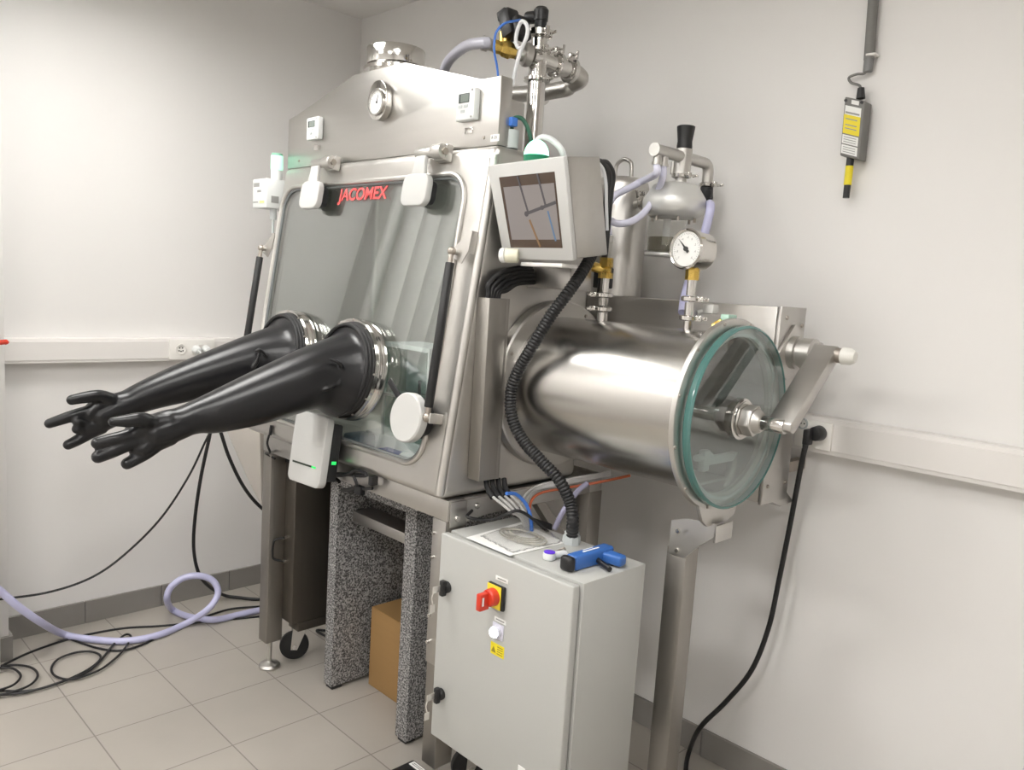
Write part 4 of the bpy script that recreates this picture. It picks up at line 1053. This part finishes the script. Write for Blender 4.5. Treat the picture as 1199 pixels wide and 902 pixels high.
single('roof_hose', M().hose([h0, PY(570, 50, h0.y - .02), PY(548, 53, h0.y - .01), PY(530, 66, h0.y + .03), PY(521, 80, h0.y + .05), PY(517, 98, h0.y + .06)], .0155, 8, 16), GREYHOSE, 'grey-lilac hose arching over the hood to the brass valve', 'hose')
single('blue_tube', M().hose([Vector((mx - .05, my - .012, mz(20))), PY(606, 24, -.62), PY(592, 27, -.66), PY(582, 36, -.68), PY(579, 48, -.68), PY(579, 62, -.68), PY(582, 78, -.67), PY(584, 98, -.66)], .0033), BLUEC, 'thin blue tube from the black connector down behind the hood', 'tube')
single('frosted_tube', M().hose([PY(600, 100, -.64), PY(604, 80, -.64), PY(609, 62, -.63), PY(617, 42, -.63), PY(617, 30, -.63), PY(611, 25, -.63), PY(606, 35, -.63), PY(604, 48, -.63), PY(607, 56, -.63), PY(612, 55, -.63)], .0055), FROST, 'looped translucent tube hanging from the brass solenoid valve', 'tube')
single('white_hose', M().hose([PY(624, 172, -.655), PY(632, 162, -.655), PY(641, 161.5, -.655), PY(650, 167, -.65), PY(657, 175, -.64), PY(660, 184, -.63), PY(661, 200, -.62)], .0085), FROST, 'white tube behind the glowing green dome', 'tube')
t = T('cable_entry', 'grey cable gland with blue and grey leads at the right end of the hood', 'cable entry', PX(606, 168, GX1 + .005))
part('gland', M().cyl(Vector((GX1 - .03, -.67, 1.876)), Vector((GX1 - .03, -.67, 1.925)), .022, seg=18), LIGHTG, t)
part('lead', M().hose([Vector((GX1 - .03, -.67, 1.92)), Vector((GX1 - .025, -.67, 1.955)), Vector((GX1 + .0, -.66, 1.955)), Vector((GX1 + .02, -.65, 1.92)), Vector((GX1 + .025, -.64, 1.88))], .006), plain('green_lead', (.02, .10, .06), .4), t)
part('blue_fitting', M().obox(PX(599.5, 143, GX1 - .02), X * .012, Y * .012, Z * .012, .003), BLUEC, t, 'blue tube fitting')

# ================================================================== alarm unit at the left
t = T('alarm_unit', 'white alarm box with printed labels at the left edge of the glovebox', 'alarm unit', (.60, -.74, 1.735))
AX0, AX1, AYF = .520, .600, -.80
a0 = PY(296, 210, AYF); a1 = PY(311.5, 243, AYF)
zA0, zA1 = a1.z, a0.z
part('housing', M().box((a0.x, AYF, zA0), (a1.x, AYF + .11, zA1), .004), WHITED, t)
w_, h_ = a1.x - a0.x, zA1 - zA0
def alab(m, p, q, r, s_): m.box((a0.x + w_ * p, AYF - .001, zA0 + h_ * q), (a0.x + w_ * r, AYF + .0005, zA0 + h_ * s_))
m = M(); alab(m, .10, .72, .50, .86); alab(m, .36, .53, .62, .61); alab(m, .08, .18, .42, .22); part('printing', m, INKG, t)
m = M(); alab(m, .55, .16, .85, .24); part('label', m, plain('lime_label', (.62, .68, .25), .5), t)
m = M().box((a1.x - .0005, AYF + .02, zA0 + .02), (a1.x + .001, AYF + .05, zA0 + .045)); part('side_label', m, INKG, t)
part('cable_gland', M().cyl((a1.x - .02, AYF + .04, zA0 - .04), (a1.x - .02, AYF + .04, zA0 + .002), .012, seg=14).cyl((a1.x - .02, AYF + .04, zA0 - .09), (a1.x - .02, AYF + .04, zA0 - .035), .005, seg=10), LIGHTG, t)
part('mounting_arm', M().box((a1.x - .002, AYF + .07, zA0 + .02), (GX0 + .002, AYF + .10, zA0 + .05)), STEEL, t)
bcx = a1.x - .02
part('lamp_foot', M().cyl((bcx, AYF + .05, zA1 - .001), (bcx, AYF + .05, zA1 + .035), .021, seg=24), WHITED, t)
part('lamp', M().cyl((bcx, AYF + .05, zA1 + .0355), (bcx, AYF + .05, zA1 + .088), .0225, seg=24, bev=.002), GLOWS, t, 'glowing green signal lamp')
part('lamp_cap', M().cyl((bcx, AYF + .05, zA1 + .0885), (bcx, AYF + .05, zA1 + .097), .020, seg=24, bev=.002), plain('green_cap', (.25, .48, .36), .4), t)

# ================================================================== electrical cabinet
KX0, KX1, KYF, KYB, KZ0, KZ1 = 1.836, 2.322, -.882, -.612, .236, .824
kc = T('electrical_cabinet', 'white steel electrical cabinet with a red main switch fixed to the frame', 'cabinet', ((KX0 + KX1) / 2, -.74, KZ0))
part('body', M().box((KX0 + .004, KYF + .03, KZ0 + .004), (KX1 - .0, KYB, KZ1), .004), PAINT, kc)
dr_ = part('door', M().box((KX0, KYF, KZ0), (KX1 - .006, KYF + .024, KZ1 - .004), .004, 3), PAINT, kc)
part('door_seal', M().box((KX0 + .015, KYF + .0245, KZ0 + .015), (KX1 - .02, KYF + .0295, KZ1 - .015)), BLACKM, kc)
for py_, px_ in ((687.5, 524), (812.5, 517)):
    p = PY(px_, py_, KYF)
    lk = part('lock', M().lathe(p, -Y, [(0, 0), (0, .016), (.008, .016), (.012, .012), (.012, 0)], 20).obox(p - Y * .016, X * .008, Y * .008, Z * .022, .004), BLACK, dr_, 'black quarter-turn lock')
    part('key', M().obox(p + Vector((-.003, -.036, 0)), X * .0012, Y * .013, Z * .009, .0005).hose([p + Vector((-.003, -.046, -.006)), p + Vector((-.004, -.05, -.022)), p + Vector((-.003, -.046, -.04))], .0018, 5, 6).obox(p + Vector((-.003, -.046, -.052)), X * .001, Y * .008, Z * .011, .0005), plain('worn_key', (.72, .70, .66), .35, .7), lk)
p = PY(583, 698, KYF)
sw = part('main_switch', M().box((p.x - .030, KYF - .010, p.z - .032), (p.x + .030, KYF, p.z + .032), .004), BLACK, dr_)
part('switch_plate', M().box((p.x - .028, KYF - .0125, p.z - .030), (p.x + .022, KYF - .010, p.z + .030), .001), plain('switch_yellow', (.80, .62, .03), .4), sw, 'yellow switch plate')
part('switch_handle', M().lathe((p.x - .003, KYF - .0125, p.z), -Y, [(0, 0), (0, .023), (.018, .022), (.022, .018), (.022, 0)], 28).obox((p.x - .006, KYF - .046, p.z - .006), X * .008, Y * .016, Z * .022, .003), RED, sw, 'red rotary handle')
part('switch_window', M().obox((p.x - .0065, KYF - .052, p.z - .004), X * .0086, Y * .004, Z * .012, .001), PAPER, sw)
def plate(m, px_, py_, w, h, d=.0012): q_ = PY(px_, py_, KYF); m.box((q_.x - w / 2, KYF - d, q_.z - h / 2), (q_.x + w / 2, KYF - .0002, q_.z + h / 2)); return q_
m = M(); plate(m, 588, 679, .045, .011); plate(m, 586, 727, .042, .011); ml = parts('name_plate', m, PAPER, dr_)[0]
m = M()
for px_, py_ in ((588, 679), (586, 727)): plate(m, px_, py_, .030, .003, .0018)
part('plate_text', m, INKG, ml)
q_ = PY(583.5, 739, KYF)
il = part('indicator_ring', M().box((q_.x - .02, KYF - .003, q_.z - .022), (q_.x + .02, KYF - .0002, q_.z + .02), .002).lathe((q_.x, KYF - .003, q_.z), -Y, [(0, 0), (0, .0165), (.012, .0155), (.012, 0)], 24), plain('indicator_bezel', (.70, .70, .80), .3), dr_)
part('indicator_lamp', M().lathe((q_.x, KYF - .0155, q_.z), -Y, [(0, 0), (0, .0135), (.006, .011), (.009, .005), (.0095, 0)], 24), GLOWW, il, 'glowing white indicator')
m = M(); q_ = plate(m, 582.5, 761.5, .049, .031)
wl = part('warning_label', m, YELLOW, dr_, 'yellow warning label')
m = M(); tri = [(q_.x - .021, q_.z - .009), (q_.x - .005, q_.z - .009), (q_.x - .013, q_.z + .007)]
m.prism([(a, KYF - .002, b) for a, b in tri], (0, .0007, 0))
for k in range(4): m.box((q_.x + .0, KYF - .002, q_.z + .008 - k * .006), (q_.x + .02, KYF - .0013, q_.z + .010 - k * .006))
part('warning_print', m, plain('ochre_ink', (.30, .24, .02), .5), wl)
m = M(); q_ = PY(611, 900, KYF); m.obox((q_.x, KYF - .0008, q_.z - .004), X * .012, Y * .0007, Z * .008); part('lower_sticker', m, PAPER, dr_)

# things on the cabinet
ZC = KZ1 + .0008
t = T('tubing_bag', 'clear plastic bag with coiled tubing lying on top of the white cabinet', 'bag', PZ(615, 630, ZC))
bag = bmesh.new()
cor = [PZ(549, 631, ZC), PZ(598, 650.5, ZC), PZ(664, 634, ZC), PZ(640, 610, ZC), PZ(590, 606, ZC)]
cor = [PZ(562, 629, ZC), PZ(600, 649, ZC), PZ(660, 636, ZC), PZ(625, 611, ZC)]
N = 18; grid = []
for i in range(N + 1):
    row = []
    for j in range(N + 1):
        a, b = i / N, j / N
        p = cor[0] * (1 - a) * (1 - b) + cor[1] * a * (1 - b) + cor[2] * a * b + cor[3] * (1 - a) * b
        e = min(a, 1 - a, b, 1 - b)
        row.append(bag.verts.new(p + Z * (.0018 + .013 * min(1, e * 4) + .004 * math.sin(9 * a + 5 * b) * min(1, e * 6) + random.uniform(0, .003))))
    grid.append(row)
for i in range(N):
    for j in range(N): bag.faces.new((grid[i][j], grid[i + 1][j], grid[i + 1][j + 1], grid[i][j + 1]))
ex = bmesh.ops.extrude_face_region(bag, geom=bag.faces[:])
bmesh.ops.translate(bag, verts=[v for v in ex['geom'] if isinstance(v, bmesh.types.BMVert)], vec=(0, 0, .0006))
bmesh.ops.recalc_face_normals(bag, faces=bag.faces[:])
mb = M(); mb.bm.free(); mb.bm = bag
FILM = glass('plastic_film', (.95, .95, .95), 1.45, .15, boost=.7)
part('film', mb, FILM, t, ang=180)
part('paper_sheet', M().prism([PZ(546, 630, ZC), PZ(597, 651.5, ZC), PZ(662, 636, ZC), PZ(610, 612, ZC)], (0, 0, .0012)), PAPER, t)
m = M(); cc = PZ(612, 628, ZC + .008)
for k in range(4):
    r1 = .074 - .011 * k
    m.hose([cc + Vector((r1 * 1.05 * math.cos(a), r1 * .62 * math.sin(a), .002 * k)) for a in [j * PI / 8 for j in range(16)]], .0020, 4, 6, closed=True)
part('coiled_tube', m, plain('clear_tube', (.42, .40, .35), .3), t)
# screw gun
t = T('cable_tie_gun', 'blue pistol-shaped hand tool with a black nose lying on the cabinet', 'hand tool', PZ(695, 658, ZC))
g0, g1 = PZ(664, 659, ZC + .02), PZ(712, 645, ZC + .02)
ga = Vector((g1.x - g0.x, g1.y - g0.y, 0)).normalized(); gs = Vector((-ga.y, ga.x, 0)); Lg = (g1 - g0).length
gp = lambda a, b, z=0: Vector((g0.x, g0.y, ZC)) + ga * a + gs * b + Z * z
part('barrel', M().prism([gp(.012, -.019), gp(Lg * .98, -.021), gp(Lg * 1.03, -.012), gp(Lg * 1.02, .018), gp(.012, .016)], (0, 0, .036), .008, 3), BLUEG, t)
part('nose', M().prism([gp(-.012, -.020), gp(.011, -.022), gp(.011, .019), gp(-.012, .016)], (0, 0, .037), .009, 3), BLACK, t, 'black nose')
h1 = PZ(730, 661, ZC + .01); hd_ = (Vector((h1.x, h1.y, 0)) - Vector((gp(Lg * .80, -.01).x, gp(Lg * .80, -.01).y, 0))); hl = hd_.length; hd_.normalize(); hs = Vector((-hd_.y, hd_.x, 0)); b0_ = gp(Lg * .80, -.01)
part('grip', M().prism([b0_ - hs * .018 + Z * .004, b0_ + hd_ * hl - hs * .015 + Z * .004, b0_ + hd_ * hl + hs * .015 + Z * .004, b0_ + hs * .022 + Z * .004], (0, 0, .026), .006, 3), BLUEG, t)
tr0, tr1 = PZ(697, 654, ZC + .014), PZ(714, 667, ZC + .008)
part('trigger', M().tube([tr0, tr1], .007, 10), BLACK, t, 'black trigger')
part('lettering', M().obox(gp(Lg * .55, -.001, .0362), ga * .030, gs * .0025, Z * .0006).obox(gp(Lg * .55, .009, .0362), ga * .018, gs * .0015, Z * .0006), PAPER, t)
t = T('glue_cap', 'small white flat holder with a violet cap lying beside the blue tool', 'holder', PZ(645, 655, ZC))
q0_, q1_ = PZ(643, 655, ZC), PZ(662, 652.5, ZC)
part('body', M().hose([q0_ + Z * .0095, q0_.lerp(q1_, .4) + Z * .0095, q1_ + Z * .0085], .0092, 4, 12).cyl(q0_, q0_ + Z * .017, .0165, seg=24, bev=.003), WHITED, t)
part('cap', M().cyl(q0_ + Z * .0172, q0_ + Z * .020, .0145, seg=24, bev=.001), PURPLE, t, 'violet disc')
single('wire_clip', M().hose([PZ(650, 647, ZC + .003), PZ(655, 644, ZC + .006), PZ(661, 642, ZC + .012), PZ(661, 647, ZC + .008), PZ(656, 649, ZC + .004)], .0025, 5, 8), DARKSTEEL, 'small dark wire clip lying beside the conduit gland on the cabinet', 'clip')
t = T('cable_entry_box', 'small dark cable entry at the back of the cabinet top behind the tubing bag', 'cable entry', PZ(630, 607, KZ1))
pe = PZ(626, 611, KZ1)
part('box', M().obox((pe.x, KYB + .0203, KZ1 - .014), X * .05, Y * .02, Z * .016, .003), BLACKM, t)

# ================================================================== floor things
t = T('power_adapter', 'black box with a white label on the floor in front of the cabinet leg', 'power adapter', PZ(484, 900, 0))
za_ = .062; pa_ = PZ(484, 889, za_); pb_ = PZ(498, 899.5, za_); 
W_ = .15
part('housing', M().box((pa_.x, pa_.y - .17, .001), (pa_.x + W_, pa_.y, za_), .006, 2), BLACK, t)
part('label', M().box((pa_.x + .012, pa_.y - .026, za_), (pa_.x + .075, pa_.y - .006, za_ + .0008)), PAPER, t, 'white printed label')
part('label_print', M().box((pa_.x + .018, pa_.y - .020, za_ + .0008), (pa_.x + .068, pa_.y - .017, za_ + .0012)).box((pa_.x + .018, pa_.y - .014, za_ + .0008), (pa_.x + .060, pa_.y - .011, za_ + .0012)), INKG, t)

z0 = .0145
single('floor_hose', M().hose([PX(-330, 420, .34), PX(-160, 560, .33), PX(-30, 668, .31), PX(0, 692, .30), PX(22, 711, .30), PX(48, 729, .27), PZ(72, 742, .03), PZ(100, 748, z0), PZ(145, 751, z0), PZ(185, 744, z0), PZ(218, 730, z0 + .002), PX(243, 714, .34), PX(255, 696, .33), PX(250, 681, .31), PX(234, 674.5, .29), PX(215, 677, .27), PX(200, 688, .25), PX(195.5, 702, .23), PZ(202, 714, z0 + .004), PZ(220, 722, z0), PZ(250, 726, z0), PZ(280, 720, z0), PZ(308, 714, z0), PZ(350, 708, z0)], .0135, 8, 14), LILAC, 'lilac hose with a loop lying on the tiled floor at the left', 'hose')
def crop(x, y): return (x / 2.9875, 600 + y / 2.9875)
def fl_(pts, z=.006): return [PZ(*crop(x, y), z) for x, y in pts]
single('floor_cable', M().hose(fl_([(-60, 430), (0, 415), (60, 405), (160, 412), (250, 445), (340, 475), (420, 484), (500, 462), (600, 410), (700, 372), (800, 340), (905, 330), (960, 330)], .0062), .0042), CABLE, 'thin black cable sweeping in an arc over the floor and lilac hose', 'cable')
single('floor_cable', M().hose(fl_([(-50, 560), (0, 540), (100, 492), (220, 450), (320, 425), (440, 405), (560, 398), (700, 385), (905, 365), (970, 358)], .0045), .0042), CABLE, 'thin black cable running nearly straight over the floor below the lilac hose', 'cable')
single('floor_cable', M().hose(fl_([(-40, 630), (0, 625), (100, 625), (200, 600), (300, 555), (352, 512), (330, 490), (270, 490), (205, 513), (180, 545), (192, 572), (235, 585), (290, 575), (360, 545), (425, 490), (458, 440), (440, 428), (400, 460), (350, 520), (300, 562), (220, 592), (100, 628), (0, 640), (-50, 646)], .0105), .0042), CABLE, 'thin black cable coiled in an oval loop on the tiles', 'cable')
single('floor_cable', M().hose(fl_([(-40, 545), (0, 540), (60, 535), (112, 545), (132, 572), (104, 605), (40, 630), (-30, 645)], .0150), .0042), CABLE, 'thin black cable making the outer small bend at the left edge of the floor', 'cable')
single('floor_cable', M().hose(fl_([(-40, 550), (0, 545), (45, 547), (72, 572), (50, 602), (0, 622), (-40, 632)], .0195), .0042), CABLE, 'thin black cable making the inner small bend at the left edge of the floor', 'cable')
single('hanging_cable', M().hose([PX(300, 430, .52), PX(262, 480, .48), PX(243, 512, .45), PX(222, 556, .42), PX(190, 605, .38), PX(150, 646, .34), PX(110, 675, .32), PX(60, 693, .30), PX(0, 702, .30), PX(-60, 708, .31), PX(-200, 716, .33), PX(-330, 720, .35)], .0042), CABLE, 'thin black cable hanging in a wide curve in front of the left wall', 'cable')
single('hanging_cable', M().hose([PX(262, 440, .36), PX(252, 475, .32), PX(246, 508, .30), PX(235, 560, .27), PX(228, 610, .24), PX(227, 645, .22), PX(233, 672, .20), PX(245, 687, .16), PZ(262, 697, .02), PZ(280, 700, .009), PZ(305, 702, .009), PZ(350, 700, .009)], .0072), CABLE, 'thicker black cable dropping to the floor inside the lilac loop', 'cable')
single('hanging_cable', M().hose([PX(245, 470, .60), PX(258, 505, .60), PX(268, 535, .60), PX(284, 568, .60), PX(303, 592, .60), PX(330, 612, .60)], .0068), CABLE, 'black cable curving down beside the beige side sheet to the left leg', 'cable')
single('hanging_cable', M().hose([Vector((.90, -.5, .012)), PZ(372, 740, .006), PZ(385, 739, .006), PZ(410, 742, .006)], .005), CABLE, 'short black cable on the floor between the caster and the granite', 'cable')

# pipes standing by the pillar, outside the frame: they show mirrored in the window
for k, yy in enumerate((-1.635, -1.745, -1.855, -1.965)):
    single('riser_pipe', M().cyl((.245, yy, 0), (.245, yy, RZ - .001), .047, seg=32), WALLL, ['first', 'second', 'third', 'fourth'][k] + ' white riser pipe beside the pillar, mirrored in the glovebox window', 'pipe', 'white riser pipes beside the pillar')

# ================================================================== lamps
def lamp(x, y, w, l, e, label, depth=.05, lip=.02):
    t = T('ceiling_light', label, 'ceiling light', (x, y, RZ - depth), 'ceiling lights')
    z0_, z1_ = RZ - depth, RZ - .0005
    m = M(); tk_ = .012
    m.box((x - w / 2 - tk_, y - l / 2 - tk_, z0_), (x - w / 2, y + l / 2 + tk_, z1_)).box((x + w / 2, y - l / 2 - tk_, z0_), (x + w / 2 + tk_, y + l / 2 + tk_, z1_))
    m.box((x - w / 2, y - l / 2 - tk_, z0_), (x + w / 2, y - l / 2, z1_)).box((x - w / 2, y + l / 2, z0_), (x + w / 2, y + l / 2 + tk_, z1_))
    part('housing', m, WHITED, t)
    part('diffuser', M().box((x - w / 2, y - l / 2, z0_ + lip), (x + w / 2, y + l / 2, z0_ + lip + .008)), plain('lit_diffuser', (.9, .9, .9), .5, emit=(1, .98, .95), estr=e), t)
lamp(.90, -1.4, .6, .6, 18, 'square ceiling light above the gloves', .14, .10)
lamp(2.45, -1.45, .6, .6, 12.5, 'square ceiling light above the cylinder', .08, .05)
lamp(.90, -3.1, .6, .6, 34, 'square ceiling light far behind at the left', .03, .004)
lamp(2.6, -3.1, .6, .6, 32, 'square ceiling light behind the middle of the room', .03, .004)
lamp(4.2, -2.4, .6, .6, 26, 'square ceiling light far behind at the right', .03, .004)

# ================================================================== camera, world, view
cam = bpy.data.cameras.new('camera'); co_ = bpy.data.objects.new('camera', cam); COL.objects.link(co_)
cam.sensor_fit = 'HORIZONTAL'; cam.sensor_width = 36; cam.lens = 36 * FPX / 1199
cam.clip_start = .05
rt, dn_, fw = (Vector(R[i]) for i in range(3))
co_.matrix_world = Matrix(((rt.x, -dn_.x, -fw.x, CAM[0]), (rt.y, -dn_.y, -fw.y, CAM[1]), (rt.z, -dn_.z, -fw.z, CAM[2]), (0, 0, 0, 1)))
sc_ = bpy.context.scene; sc_.camera = co_
w = bpy.data.worlds.new('world'); sc_.world = w; w.use_nodes = True
w.node_tree.nodes['Background'].inputs[0].default_value = (.9, .95, 1, 1); w.node_tree.nodes['Background'].inputs[1].default_value = .2
vs = sc_.view_settings; vs.view_transform = 'Standard'; vs.look = 'None'; vs.gamma = 1; vs.exposure = 0
try: vs.use_curve_mapping = False
except Exception: pass
for o in bpy.data.objects:
    if '_w' in o: del o['_w']
